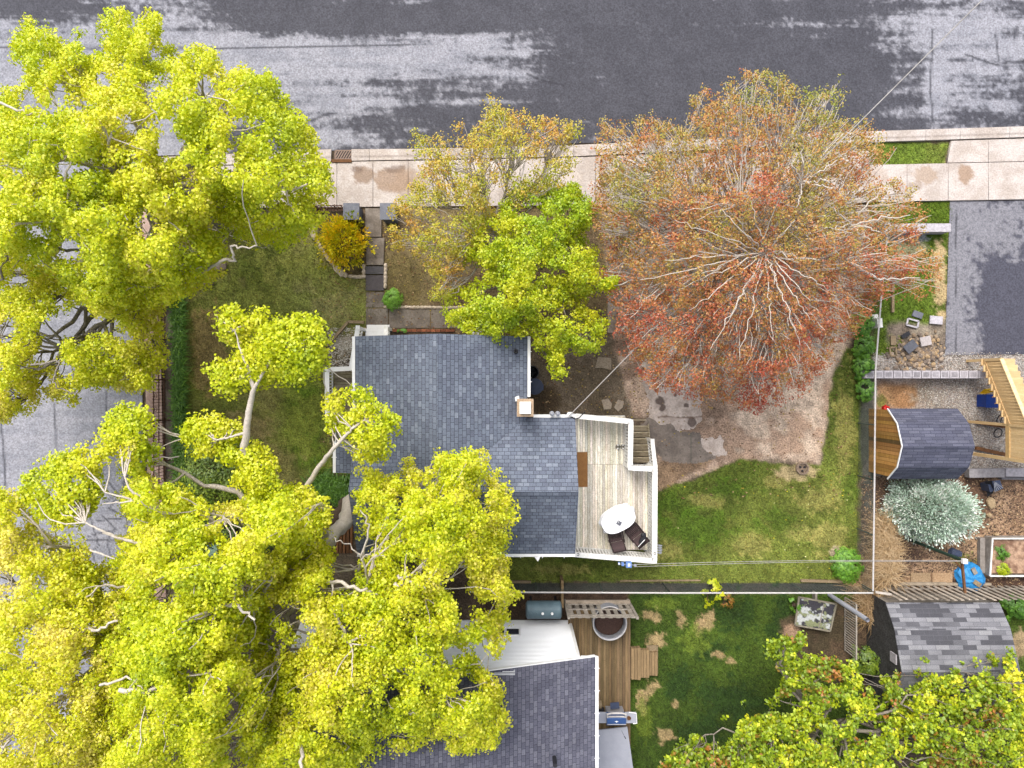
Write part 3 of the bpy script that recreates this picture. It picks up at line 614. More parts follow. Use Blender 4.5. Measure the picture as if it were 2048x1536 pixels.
def gutter(a, b, mbk=None):
    m = MB(); m.bar(a, b, .11, .1)
    a = Vector(a); b = Vector(b); n = int((b - a).length / .75)
    t = (b - a).normalized(); s = t.cross(Vector((0, 0, 1)))
    for i in range(n):
        p = a + (b - a) * ((i + .5) / n) + Vector((0, 0, .055)); m.bar(p - s * .1, p + s * .1, .02, .012)
    return m
EZ, RZ = 3.6, 4.9
hx0, hx1, hxr, hy1 = -5.47, .54, -2.465, 1.66
wx0, wx1, wy0, wy1 = -5.40, 2.20, -5.92, -1.17; wyr = (wy0 + wy1) / 2
house = thing('house', (-2.4, -2, 0), 'blue-grey shingled house with cross gables, a square chimney and white gutters', 'house')
wb = MB()
wb.prism([(hx0 + .3, wy1 - .5), (hx1 - .3, wy1 - .5), (hx1 - .3, hy1 - .25), (hx0 + .3, hy1 - .25)], 0, EZ - .12)
wb.prism([(wx0 + .2, wy0 + .3), (wx1 - .15, wy0 + .3), (wx1 - .15, wy1 - .3), (wx0 + .2, wy1 - .3)], 0, EZ - .13)
for x in (wx0 + .2, wx1 - .17): wb.add([(x, wy0 + .3, EZ - .14), (x, wy1 - .3, EZ - .14), (x, wyr, RZ - .2), (x + .02, wy0 + .3, EZ - .14), (x + .02, wy1 - .3, EZ - .14), (x + .02, wyr, RZ - .2)], [(0, 1, 2), (3, 5, 4)])
wb.add([(hx0 + .3, hy1 - .25, EZ - .14), (hx1 - .3, hy1 - .25, EZ - .14), (hxr, hy1 - .25, RZ - .2)], [(0, 2, 1)])
wb.prism([(-6.15, -3.0), (-5.2, -3.0), (-5.2, -2.2), (-6.15, -2.2)], 0, 3.0)
part('wall', wb, M['siding'], house)
rf = MB(); T = .1
slopeslab(rf, (hx0, -3.5, EZ), (hx0, hy1, EZ), (hxr, hy1, RZ), (hxr, -3.5, RZ), T)
slopeslab(rf, (hx1, hy1, EZ), (hx1, -3.5, EZ), (hxr, -3.5, RZ), (hxr, hy1, RZ), T, uo=.13)
roof = part('roof', rf, SH, house, uv=True)
rf = MB()
slopeslab(rf, (wx1, wy1, EZ), (wx0, wy1, EZ), (wx0, wyr, RZ - .003), (wx1, wyr, RZ - .003), T, uo=.2)
slopeslab(rf, (wx0, wy0, EZ), (wx1, wy0, EZ), (wx1, wyr, RZ - .003), (wx0, wyr, RZ - .003), T)
wing = part('roof', rf, SH, house, uv=True)
rf = MB(); slopeslab(rf, (-6.28, -2.06, 3.05), (-6.28, -3.16, 3.05), (-5.3, -3.16, 3.35), (-5.3, -2.06, 3.35), .08)
bay = tag(part('roof', rf, SH, house, uv=True), 'small low roof over the side bay')
cap = MB()
for sgn in (-1, 1): slopeslab(cap, (hxr + sgn * .17, hy1 - .02 if sgn > 0 else -3.3, RZ - .06), (hxr + sgn * .17, -3.3 if sgn > 0 else hy1 - .02, RZ - .06), (hxr, -3.3 if sgn > 0 else hy1 - .02, RZ + .035), (hxr, hy1 - .02 if sgn > 0 else -3.3, RZ + .035), .02, uo=.3)
part('ridge_cap', cap, SH, roof, uv=True)
cap = MB()
for sgn in (-1, 1): slopeslab(cap, (-2.2 if sgn > 0 else wx1 - .02, wyr + sgn * .17, RZ - .06), (wx1 - .02 if sgn > 0 else -2.2, wyr + sgn * .17, RZ - .06), (wx1 - .02 if sgn > 0 else -2.2, wyr, RZ + .035), (-2.2 if sgn > 0 else wx1 - .02, wyr, RZ + .035), .02)
part('ridge_cap', cap, SH, wing, uv=True)
for a, b in (((hx0 - .05, hy1, EZ - .06), (hx0 - .05, -1.35, EZ - .06)), ((hx1 + .05, hy1, EZ - .06), (hx1 + .05, -.45, EZ - .06)), ((.75, wy1 + .05, EZ - .06), (wx1, wy1 + .05, EZ - .06)),
             ((wx0, wy0 - .05, EZ - .06), (wx1, wy0 - .05, EZ - .06)), ((-6.33, -2.06, 3.0), (-6.33, -3.16, 3.0))):
    part('gutter', gutter(a, b), M['white'], house)
m = MB(); m.box((.43, -.77, 2.6), (.46, .50, 5.2)); ch = part('chimney', m, M['chim'], house)
m = MB(); m.box((.43, -.77, 5.23), (.54, .58, .06)); part('chimney_crown', m, M['chim'], ch)
m = MB(); m.box((.43, -.77, 5.30), (.34, .37, .08)); m.box((.43, -.77, 5.355), (.36, .39, .025)); part('chimney_cap', m, M['white'], ch)
m = MB(); m.add([(.10, -.45, 3.95), (.24, -.40, 3.92), (.26, -.55, 3.93), (.12, -.60, 3.97)], [(0, 1, 2, 3)]); part('flashing', m, M['white'], house)
m = MB(); m.lathe((.13, 1.13, 3.78), [(.09, 0), (.07, .06), (.055, .1), (.055, .34), (.035, .34), (.035, .2)], 14); part('vent_pipe', m, M['black'], house)
for x in (1.38, 1.58):
    m = MB(); m.lathe((x, -1.02, EZ - .25), [(.06, 0), (.06, .42), (.085, .42), (.085, .5), (.03, .54)], 14); part('vent_pipe', m, M['galv'], house)
for y in (.4, -.3):
    m = MB(); m.box((hx1 - .29, y, 1.8), (.03, .8, 1.0)); wi = part('window', m, M['white'], house); m = MB(); m.box((hx1 - .27, y, 1.8), (.02, .68, .88)); part('pane', m, M['glass'], wi)
m = MB(); m.box((wx1 - .14, -3.9, 1.95), (.05, .95, 2.0)); do = part('door', m, M['white'], house); m = MB(); m.box((wx1 - .11, -3.9, 2.2), (.02, .6, 1.1)); part('pane', m, M['glass'], do)
m = MB(); m.box((-2.2, 1.42, 1.9), (.9, .05, 1.1)); wi = part('window', m, M['white'], house); m = MB(); m.box((-2.2, 1.45, 1.9), (.78, .02, .96)); part('pane', m, M['glass'], wi)
for x, L in ((.2, .42), (.95, .12)):    # white brackets below the south gutter
    m = MB(); m.box((x, wy0 - .13, EZ - .3), (L, .1, .08)); part('bracket', m, M['white'], house)
m = MB(); m.add([(x, y, 3.72) for x, y in ((.78, -6.0), (.98, -6.0), (.9, -6.16))], [(0, 2, 1)]); part('bracket', m, M['white'], house)

# east deck
DZ = .75; RT = 2.05
deck = thing('deck', (3.6, -4, 0), 'large weathered white-railed deck on the right side of the blue-grey house', 'deck')
def boards(poly_rects, z, w, along, seed, cols, gap=.012, th=.035):
    m = MB(); r = random.Random(seed)
    for x0, y0, x1, y1 in poly_rects:
        a0, a1 = (x0, x1) if along == 'y' else (y0, y1); n = int(round((a1 - a0) / w)); ww = (a1 - a0) / n
        for i in range(n):
            c = a0 + ww * (i + .5); t = r.uniform(*cols); col = (t * r.uniform(.96, 1.04), t * r.uniform(.96, 1.02), t * r.uniform(.9, 1.03)); zz = z - th / 2 + r.uniform(-.003, .003)
            L0, L1 = (y0, y1) if along == 'y' else (x0, x1); cut = r.uniform(.25, .75) * (L1 - L0) + L0
            for p, q in ((L0, cut - .004), (cut + .004, L1)):
                cc = (c, (p + q) / 2, zz) if along == 'y' else ((p + q) / 2, c, zz); dd = (ww - gap, q - p, th) if along == 'y' else (q - p, ww - gap, th)
                t2 = r.uniform(.93, 1.07); m.box(cc, dd, col=tuple(v * t2 for v in col))
    return m
mb = boards([(2.06, -3.13, 4.42, -1.26), (2.06, -6.45, 5.28, -3.14)], DZ, .098, 'y', 3, (.7, 1.2)); part('deck_boards', mb, M['deck'], deck)
mb = MB()
for x0, y0, x1, y1 in ((2.1, -6.4, 5.25, -6.34), (5.2, -6.4, 5.26, -3.2), (2.1, -1.3, 4.4, -1.24), (4.36, -3.1, 4.42, -1.3)): mb.box(((x0 + x1) / 2, (y0 + y1) / 2, DZ - .14), (x1 - x0, y1 - y0, .2))
part('deck_frame', mb, M['oldwhite'], deck)
for x in (2.3, 3.7, 5.2):
    for y in (-6.3, -3.3): mb = MB(); mb.box((x, y, (DZ - .24) / 2), (.1, .1, DZ - .24)); part('leg', mb, M['oldwhite'], deck)
def railing(parent, pts, zb, zt, mt='oldwhite', capw=.15, step=.115, posts=True, name='railing', z2=None, bw_=.05):
    for i, (a, b) in enumerate(zip(pts[:-1], pts[1:])):
        a = Vector(a).to_3d(); b = Vector(b).to_3d(); m = MB(); L = (b - a).length; n = max(2, int(L / step)); off = z2[i] if z2 else (0, 0)
        za, zb2 = zt + off[0], zt + off[1]
        A = Vector((a.x, a.y, za)); B = Vector((b.x, b.y, zb2)); m.bar(A, B, capw, .04)
        dz = Vector((0, 0, zt - zb)); m.bar(A - dz + Vector((0, 0, .12)), B - dz + Vector((0, 0, .12)), .045, .07); m.bar(A - Vector((0, 0, .07)), B - Vector((0, 0, .07)), .045, .07)
        for k in range(n):
            q = A + (B - A) * ((k + .5) / n); m.box((q.x, q.y, q.z - (zt - zb) / 2 + .03), (bw_, bw_, (zt - zb) - .22))
        o = part(name, m, M[mt], parent)
        if posts:
            for q in ((A,) if i < len(pts) - 2 else (A, B)):
                pm = MB(); pm.box((q.x, q.y, q.z / 2 + .015), (.1, .1, q.z + .03)); pm.box((q.x, q.y, q.z + .04), (.15, .15, .03)); part('rail_post', pm, M[mt], o)
railing(deck, [P(1151, 832, RT)[:2], P(1262, 843, RT)[:2], P(1260, 936, RT)[:2], P(1310, 938, RT)[:2], P(1309, 1122, RT)[:2], P(1150, 1109, RT)[:2]], DZ, RT, capw=.19, bw_=.07)
st = MB(); r = random.Random(4)
for i in range(7):
    z = DZ * (6 - i) / 7; y = -2.98 + i * .24
    t = r.uniform(.7, .95); st.box((5.06, y, z - .02), (.72, .19, .035), col=(t, t * .97, t * .9)); st.box((5.06, y + .1, z - .03), (.72, .035, .07), col=(1.5, 1.5, 1.4))
for x in (4.68, 5.44): st.bar((x, -3.1, DZ - .12), (x, -1.6, .05), .04, .18, col=(1.1, 1.1, 1.05))
stair = part('stair', st, M['mossdeck'], deck)
railing(stair, [P(1312, 934, 1.9)[:2], P(1306, 882, 1.3)[:2]], DZ, 1.78, z2=[(-.02, -.62)], name='stair_railing')
for px_, py_ in ((1149, 1108), (1156, 1109), (1310, 1107)):   # post sockets in the rail
    x, y, _ = P(px_, py_, RT + .05); m = MB(); m.lathe((x, y, RT - .02), [(.05, 0), (.05, .06), (.035, .06), (.035, .03)], 14); part('post_socket', m, M['black'], deck)
m = MB()
for i in range(4): m.box((5.5, -6.02 - .09 * i, 1.86), (.22 - .03 * (i % 2), .035, .04), rz=.1 * (i - 1.5)); m.box((5.53, -6.05 - .09 * i, 1.83), (.1, .05, .05))
single('cable_bracket', m, M['galv'], (5.4, -6.1, 1.8), 'small pale metal bracket clipped outside the right deck rail near its lower corner', 'bracket')

# west porch, front steps
porch = thing('porch', (-6.2, 0, 0), 'narrow white-railed side porch and front steps on the left of the house', 'porch')
mb = boards([(-6.95, -1.5, -5.2, .5), (-6.0, .51, -5.2, 1.75)], .6, .135, 'x', 9, (.6, 1.1)); part('deck_boards', mb, M['mossdeck'], porch)
railing(porch, [P(716, 655, 1.5)[:2], P(702, 737, 1.5)[:2], P(654, 739, 1.5)[:2], P(655, 842, 1.5)[:2], P(705, 846, 1.5)[:2]], .6, 1.5, capw=.17, mt='white')
m = MB()
for i in range(4): z = .6 * (4 - i) / 5; t = (.95, 1.05, .9, 1)[i]; m.box((-5.33, 1.83 + i * .15, z), (.9, .12, .035), col=(t, t, t)); m.box((-5.33, 1.9 + i * .15, z - .08), (.9, .02, .1), col=(.5, .5, .48))
fs = part('steps', m, M['white'], porch)
railing(fs, [P(772, 672, 1.3)[:2], P(772, 655, 1.1)[:2]], .3, 1.1, z2=[(.2, 0)], name='step_railing')
m = MB(); m.box((-6.9, -2.0, .4), (.03, 1.0, .5)); m.bar((-6.95, -1.5, .5), (-6.5, -2.4, .5), .05, .5); part('skirting', m, M['oldwhite'], porch)
m = MB(); m.box(P(957, 663, .9), (.5, .26, .8)); hp = thing('air_conditioner', P(957, 663, 0), 'white box of an air conditioner against the top wall of the house', 'air conditioner')
part('casing', m, M['white'], hp); m = MB()
for k in (-.14, .0, .14):
    m = MB(); m.tube([(P(957, 663, 1.3)[0] + k - .03, P(957, 663, 1.3)[1], 1.305), (P(957, 663, 1.3)[0] + k + .03, P(957, 663, 1.3)[1] - .02, 1.305)], .025, 5); part('vent_slot', m, M['black'], hp)
m = MB()
for x0 in np.linspace(790, 905, 13): m.box(P(x0, 661, .07), (.17, .1, .1), rz=random.uniform(-.05, .05), col=(random.uniform(.7, 1.3),) * 3)
single('brick_edging', m, M['brick'], P(850, 661), 'row of red bricks edging the bed under the top wall of the house', 'edging')

# doormat, table, chairs, things on the deck
m = MB(); m.box(P(1163, 939, DZ + .008), (.47, 1.36, .012), rz=.01); single('doormat', m, M['rug'], P(1163, 939, DZ), 'long plain brown mat lying on the deck beside the house wall', 'mat')
tc = P(1237, 1040, 1.68); tl = thing('patio_table', (tc[0], tc[1], DZ), 'oval patio table hidden under a white cloth on the deck', 'table')
tr = R(28)
def oval(c, a, b, n=40, rz=0, wav=0, z=0, seed=1):
    o = []
    for i in range(n):
        t = 2 * math.pi * i / n; q = 1 + wav * math.sin(t * 9 + seed) * (.5 + .5 * math.sin(t * 2 + 1))
        e = .78; x = math.copysign(abs(math.cos(t)) ** e, math.cos(t)) * a * q; y = math.copysign(abs(math.sin(t)) ** e, math.sin(t)) * b * q
        o.append((c[0] + x * math.cos(rz) - y * math.sin(rz), c[1] + x * math.sin(rz) + y * math.cos(rz), z))
    return o
m = MB(); m.prism([q[:2] for q in oval(tc, .62, .40, rz=tr)], 1.62, 1.66); part('tabletop', m, M['galv'], tl)
for sx_, sy_ in ((1, 1), (1, -1), (-1, 1), (-1, -1)):
    x = sx_ * .42; y = sy_ * .25; m = MB(); m.tube([(tc[0] + x * math.cos(tr) - y * math.sin(tr), tc[1] + x * math.sin(tr) + y * math.cos(tr), z) for z in (DZ, 1.62)], .025, 8); part('leg', m, M['galv'], tl)
m = MB(); vs = []; rings = [(1.0, 1.672, 0), (1.015, 1.66, .0), (1.06, 1.52, .03), (1.10, 1.40, .06)]; n = 72
for s_, z, wv in rings: vs += oval(tc, .65 * s_, .43 * s_, n, tr, wv, z)
fs_ = [(i * n + j, i * n + (j + 1) % n, (i + 1) * n + (j + 1) % n, (i + 1) * n + j)[::-1] for i in range(3) for j in range(n)] + [tuple(range(n))]
m.add(vs, fs_); single('tablecloth', m, M['cloth'], (tc[0], tc[1], 1.67), 'plain white cloth draped over the oval deck table', 'tablecloth')
m = MB(); b_ = P(1238, 1046, 1.7); m.box((b_[0], b_[1], 1.70), (.17, .15, .035), rz=R(-30)); bk = thing('napkin_box', (b_[0], b_[1], 1.675), 'small dark square box lying in the middle of the white tablecloth', 'box')
part('box_body', m, M['slate'], bk); m = MB(); m.box((b_[0] - .03, b_[1] + .045, 1.722), (.06, .018, .006), rz=R(-60)); part('slot', m, M['white'], bk)
def chair(x, y, rz, label, shawl=False):
    t = thing('patio_chair', (0, 0, 0), label, 'chair', 'dark wicker chairs at the deck table')
    m = MB(); r = random.Random(2)
    for i in range(9): m.box((0, -.2 + i * .055, .44), (.5, .045, .03), col=(r.uniform(.7, 1.5),) * 3)
    part('seat', m, M['wicker'], t); m = MB()
    for i in range(11): u = i / 10; m.box((0, -.25 - .24 * u, .50 + .42 * u), (.48, .03, .035), rx=-.5, col=(r.uniform(.9, 1.6),) * 3)
    for s in (-.24, .24): m.bar((s, -.24, .45), (s, -.5, .96), .04, .04, col=(.5, .45, .45))
    m.bar((-.26, -.5, .96), (.26, -.5, .96), .045, .04, col=(.5, .45, .45)); part('backrest', m, M['wicker'], t)
    for s in (-1, 1):
        m = MB(); m.bar((s * .27, -.28, .66), (s * .27, .26, .66), .05, .035, col=(.5, .45, .45)); part('armrest', m, M['wicker'], t)
        for yy in (-.24, .24): m = MB(); m.box((s * .25, yy, .33), (.04, .04, .66), col=(.5, .45, .45)); part('leg', m, M['wicker'], t)
    t.location = (x, y, DZ); t.rotation_euler = (0, 0, rz); return t
c1 = P(1232, 1076, 1.4); c2 = P(1268, 1066, 1.4)
ca_ = chair(c1[0], c1[1] + .05, R(12), 'dark wicker chair pushed straight under the lower edge of the white table')
cb_ = dup(ca_, (c2[0] + .02, c2[1] + .02, DZ), R(38), 'dark wicker chair turned towards the deck corner with dark cloth on its back')
m = MB(); q = P(1287, 1080, 1.9)
m.rock((q[0], q[1], 1.78), (.42, .2, .3), seed=5, rz=R(60)); m.rock((q[0] + .02, q[1] + .16, 1.8), (.22, .2, .22), seed=7); single('dark_blanket', m, M['black'], (q[0], q[1], 1.6), 'bunched dark blanket over the back of the corner chair', 'blanket')
m = MB(); m.tube([P(1276, 1094, 1.95), P(1290, 1079, 1.98)], .012, 6); single('white_stick', m, M['white'], P(1283, 1086, 1.95), 'thin pale rod resting on the dark blanket of the corner chair', 'rod')
bt = thing('boot_scraper', P(1240, 893, DZ), 'small black wire stand with four pale knobs on the deck by the stairs', 'wire stand')
m = MB(); q = P(1240, 893, DZ)
for s in (-.1, .1): m.tube([(q[0] + s + .07 * math.cos(a), q[1] + .09 * math.sin(a), DZ + .1) for a in np.linspace(0, 6.28, 14)], .014, 5)
m.bar((q[0] - .18, q[1], DZ + .1), (q[0] + .18, q[1], DZ + .1), .02, .02)
part('wire_frame', m, M['black'], bt)
for sx_, sy_ in ((-.1, .07), (.1, .07), (-.1, -.07), (.1, -.07)):
    m = MB(); m.lathe((q[0] + sx_, q[1] + sy_, DZ), [(.02, 0), (.02, .1), (.03, .12), (.015, .15)], 8); part('knob', m, M['white'], bt)

# bins beside the house
def bin_(px, py, r, lidm, label, closed):
    x, y, _ = P(px, py, .85); t = thing('waste_bin', (x, y, 0), label, 'bin')
    m = MB(); m.lathe((x, y, 0), [(r * .8, 0), (r, .8), (r * 1.08, .82), (r * 1.08, .86), (r * .96, .86)] + ([] if closed else [(r * .92, .84), (r * .75, .2)]), 24); part('bin_body', m, M['black'], t, smooth=False)
    m = MB()
    if closed: m.lathe((x, y, .86), [(r * 1.1, 0), (r * 1.08, .05), (r * .7, .09), (r * .2, .11)], 24); m.box((x, y, .98), (.18, .04, .04)); m.box((x + r, y - .03, .88), (.08, .24, .04))
    else:
        for a in range(5): m.bar((x, y, .5), (x + r * .8 * math.cos(a * 1.256), y + r * .8 * math.sin(a * 1.256), .55), .03, .02)
    part('lid' if closed else 'bin_liner', m, M[lidm], t)
bin_(1064, 745, .25, 'black', 'round black bin without lid against the right wall of the house', False)
bin_(1070, 773, .29, 'bluelid', 'round bin with a slate blue lid beside the chimney', True)

# ------------------------------------------------------------------ the house to the south
nb = thing('house', (-2, -14, 0), 'white-sided neighbouring house with violet-grey shingle roof at the bottom edge', 'house')
NX0, NXR, NX1, NY1, NY0 = -8.7, -2.9, 2.86, -9.36, -24; NE, NR = 4.0, 5.9
def wy(x): return NY1 - .08 - 0 * x
m = MB(); m.prism([(-8.4, NY0), (2.3, NY0), (2.3, -9.44), (-8.4, -9.44)], 0, NE - .1)
m.add([(-8.4, -9.44, NE - .1), (2.3, -9.44, NE - .1), (2.3, -9.44, NE + .02), (NXR, -9.44, NR - .16), (-8.4, -9.44, NE - .0)], [(0, 4, 3, 2, 1)])
for k in range(44): z = .12 + k * .12; hw = 2.3 if z < NE else max(.1, NXR + (NR - .2 - z) * (2.86 - NXR) / (NR - NE)); m.box(((-4.5 + min(2.3, hw)) / 2, -9.434, z), (min(2.3, hw) + 4.5, .012, .016))
part('wall', m, M['siding'], nb)
m = MB(); m.box((2.3, -9.43, NE / 2 - .1), (.1, .06, NE - .3)); part('corner_trim', m, M['white'], nb)
rf = MB(); slopeslab(rf, (NX1, NY1, NE), (NX1, NY0, NE), (NXR, NY0, NR), (NXR, NY1, NR), .1); slopeslab(rf, (NX0, NY0, NE), (NX0, NY1, NE), (NXR, NY1, NR), (NXR, NY0, NR), .1)
nr = part('roof', rf, SH2, nb, uv=True)
m = MB(); m.bar((NX1, NY1 + .02, NE - .07), (NXR, NY1 + .02, NR - .07), .03, .14); m.box((2.65, -9.42, NE - .14), (.55, .1, .03)); part('fascia', m, M['white'], nb)
part('gutter', gutter((NX1 + .05, NY1, NE - .05), (NX1 + .05, NY0, NE - .05)), M['white'], nb)
m = MB(); m.box((-.25, -9.42, 1.45), (1.15, .05, .7)); wi = part('window', m, M['white'], nb)
m = MB(); m.box((-.53, -9.39, 1.45), (.46, .02, .54)); m.box((.03, -9.39, 1.45), (.46, .02, .54)); part('pane', m, M['glass'], wi)
for px, py, rr in ((1110, 1528, .07), (936, 1510, .05)):
    q = P(px, py, 5.1); m = MB(); m.lathe((q[0], q[1], 4.7), [(rr, 0), (rr, .5), (rr * .6, .5)], 12); part('vent_pipe', m, M['black'] if rr > .06 else M['galv'], nr)
# oil tank
x0, x1 = P(1052, 1225, 1.2)[0], P(1124, 1225, 1.2)[0]; yt = P(0, 1222, 1.1)[1]
tk = thing('oil_tank', ((x0 + x1) / 2, yt, 0), 'grey-blue horizontal oil tank against the white-sided wall', 'tank')
m = MB(); m.tube([(x0, yt, .95), (x0 + .04, yt, .95), (x0 + .06, yt, .95), (x1 - .06, yt, .95), (x1 - .04, yt, .95), (x1, yt, .95)], [.24, .32, .34, .34, .32, .24], 24); part('tank_body', m, M['tank'], tk, smooth=False)
for fx in (.12, .3, .46, .72):
    m = MB(); m.lathe((x0 + (x1 - x0) * fx, yt - .02, 1.26), [(.035, 0), (.035, .08), (.05, .08), (.05, .12), (.01, .13)], 10); part('filler_cap', m, M['white'] if fx > .4 else M['tank'], tk)
for x in (x0 + .2, x1 - .2): m = MB(); m.box((x, yt, .32), (.06, .5, .64)); part('leg', m, M['black'], tk)
# deck, trellis, stock tank, steps, grill
d2 = thing('deck', (3.4, -11, 0), 'brown board deck along the right side of the white-sided neighbouring house', 'deck')
part('deck_boards', boards([(2.2, -14.2, 4.66, -8.9)], .5, .105, 'y', 14, (.6, 1.35)), M['deck2'], d2)
for c_, s_ in (((4.63, -11.5, .3), (.05, 5.3, .3)), ((3.4, -8.85, .3), (2.4, .05, .3))): m = MB(); m.box(c_, s_); part('frame_board', m, M['greywood'], d2)
m = MB(); r = random.Random(6)
for i, (a, b) in enumerate(((4.68, 5.06), (5.07, 5.42), (5.43, 5.78))):
    z = .5 - .14 * i; yA = P(0, 1296 + 4 * i, z)[1]; yB = P(0, 1360 - 4 * i, z)[1]
    for k in range(3): w3 = (b - a) / 3; m.box((a + w3 * (k + .5), (yA + yB) / 2, z - .02 - .1), (w3 - .012, yA - yB - r.uniform(0, .05), .24), col=(r.uniform(1.0, 1.4),) * 3)
part('steps', m, M['deck2'], d2)
m = MB()
for k in (0, 1): a = P(1292, 1290 + 29 * k); b = P(1316, 1317 + 29 * k); m.box(((a[0] + b[0]) / 2, (a[1] + b[1]) / 2, .03), (.46, .54, .06), col=(.9 - .1 * k,) * 3)
single('stepping_slab', m, M['timber'], P(1304, 1318), 'two square landing slabs in the grass at the foot of the brown deck steps', 'paving')
tx0, tx1, ty = P(1130, 0, 0)[0] - .02, P(1253, 0, 0)[0] + .05, P(0, 1208, .5)[1]
trl = thing('trellis', ((tx0 + tx1) / 2, ty, 0), 'grey wooden lattice screen at the top edge of the brown deck', 'trellis')
m = MB()
for i in range(9): x = tx0 + (tx1 - tx0) * (i + .5) / 9; m.box((x, ty, 1.3), (.15, .03, 1.65), col=(r.uniform(.9, 1.3),) * 3)
for z in (.62, 1.25, 1.9, 2.1): m.box(((tx0 + tx1) / 2, ty + .03, z), (tx1 - tx0, .03, .08), col=(1.1,) * 3)
part('lattice', m, M['greywood'], trl)
for x in (tx0, tx1): m = MB(); m.box((x, ty + .01, 1.1), (.09, .09, 2.2), col=(1.1,) * 3); part('trellis_post', m, M['greywood'], trl)
m = MB(); m.box(((tx0 + tx1) / 2, ty + .1, .55), (tx1 - tx0, .14, .08), col=(1.3, 1.2, 1.1)); part('base_board', m, M['greywood'], trl)
q = P(1219, 1245, 1.05); pl = thing('stock_tank_planter', (q[0], q[1], .5), 'round ribbed galvanised planter on the brown deck beneath the lattice', 'planter')
R0 = .64; prof = [(R0 * .93, 0)]
for k in range(5): prof += [(R0 * .97, .02 + k * .12), (R0 * 1.0, .06 + k * .12), (R0 * .97, .1 + k * .12)]
prof += [(R0 * 1.04, .66), (R0 * .99, .66)]
for k in range(4): prof += [(R0 * .94, .62 - k * .09), (R0 * .90, .58 - k * .09), (R0 * .93, .54 - k * .09)]
m = MB(); m.lathe((q[0], q[1], .5), prof, 40, caps=False); part('tank_wall', m, M['galv'], pl, smooth=True)
m = MB(); m.tube([(q[0] + R0 * 1.0 * math.cos(a), q[1] + R0 * 1.0 * math.sin(a), 1.16) for a in np.linspace(0, 2 * math.pi, 41)], .018, 6); m.tube([(q[0] + R0 * .92 * math.cos(a), q[1] + R0 * .92 * math.sin(a), .98) for a in np.linspace(0, 2 * math.pi, 41)], .012, 6); part('rim', m, M['rail'], pl)
m = MB(); m.lathe((q[0], q[1], .72), [(R0 * .93, 0), (R0 * .9, .06), (R0 * .4, .12), (.05, .14)], 24); part('soil', m, M['pot'], pl)
g = P(1232, 1438, 1.3); gr = thing('barbecue_grill', (g[0], g[1], .5), 'blue lidded gas barbecue with side shelves on the brown deck', 'barbecue')
m = MB(); m.box((g[0], g[1], .95), (.66, .44, .5)); part('cabinet', m, M['galv'], gr)
m = MB(); m.add([(g[0] + sx_ * .36, g[1] + y_, z_) for sx_ in (-1, 1) for y_, z_ in ((.22, 1.2), (.2, 1.34), (.08, 1.46), (-.12, 1.46), (-.24, 1.3), (-.26, 1.2))], [(0, 1, 2, 3, 4, 5), (11, 10, 9, 8, 7, 6)] + [(i, 6 + i, 6 + (i + 1) % 6, (i + 1) % 6) for i in range(6)]); ld = part('lid', m, M['grill'], gr)
m = MB(); m.tube([(g[0] - .34, g[1] + .12, 1.42), (g[0] - .35, g[1] + .26, 1.46), (g[0] - .2, g[1] + .3, 1.47), (g[0] + .2, g[1] + .3, 1.47), (g[0] + .35, g[1] + .26, 1.46), (g[0] + .34, g[1] + .12, 1.42)], .04, 8); part('handle', m, M['rail'], ld)
m = MB(); m.box((g[0], g[1] + .16, 1.44), (.6, .05, .03)); m.box((g[0], g[1] - .12, 1.475), (.72, .02, .012)); part('trim', m, M['rail'], ld)
m = MB(); m.add([(g[0] + a, g[1] + b - .02, 1.468) for a, b in ((-.08, 0), (0, .03), (.08, 0), (.02, -.015), (0, -.05), (-.02, -.015))], [(0, 5, 4, 3, 2, 1)]); part('badge', m, M['white'], ld)
for s_, L in ((1, .42), (-1, .3)):
    m = MB(); m.box((g[0] + s_ * (.36 + L / 2), g[1] + .02, 1.22), (L, .42, .03)); sh = part('side_shelf', m, M['greypanel'], gr)
m = MB(); m.tube([(g[0] + .5, g[1] + .24, 1.26), (g[0] + .78, g[1] + .2, 1.27), (g[0] + .8, g[1] - .18, 1.27), (g[0] + .66, g[1] - .2, 1.26)], .02, 6); part('towel_rail', m, M['white'], gr)
m = MB(); m.lathe((g[0] + .5, g[1] + .02, 1.235), [(.07, 0), (.08, .05), (.05, .05), (.03, .02)], 12); part('side_burner', m, M['brownwood'], gr)
m = MB(); m.box((g[0] - .02, g[1] + .42, 1.1), (.34, .24, .04), rz=.1); single('tool_caddy', m, M['bluelid'], (g[0], g[1] + .4, .5), 'small slate blue tray behind the blue barbecue', 'tray')
m = MB(); q = P(1200, 1411, .9); m.rock((q[0], q[1], .8), (.22, .32, .3), seed=3); single('straw_bundle', m, M['drygrassm'] if 'drygrassm' in M else M['timber'], (q[0], q[1], .5), 'tan tufted bundle standing between the gutter and the blue barbecue', 'bundle', smooth=True)
q = P(1203, 1423, .8); m = MB(); m.rock((q[0], q[1], .65), (.3, .16, .3), seed=8); single('dark_bag', m, M['black'], (q[0], q[1], .5), 'small black bag slumped below the tan bundle beside the barbecue', 'bag')
m = MB(); a, b, c, d_ = P(1193, 1462, 1.1), P(1255, 1455, 1.1), P(1270, 1560, 1.1), P(1193, 1560, 1.1); m.prism([p_[:2] for p_ in (a, b, c, d_)], 1.0, 1.06)
cv = thing('covered_table', (3.6, -13.8, 0), 'pale grey panel topped table below the barbecue at the bottom edge', 'table')
part('tabletop', m, M['greypanel'], cv); m = MB(); q = P(1246, 1468, 1.1); m.bar((q[0] - .05, q[1] + .12, 1.075), (q[0] + .08, q[1] - .15, 1.075), .012, .01); m.bar((q[0] + .06, q[1] - .1, 1.075), (q[0] + .11, q[1] - .2, 1.075), .03, .015); part('latch', m, M['black'], cv)
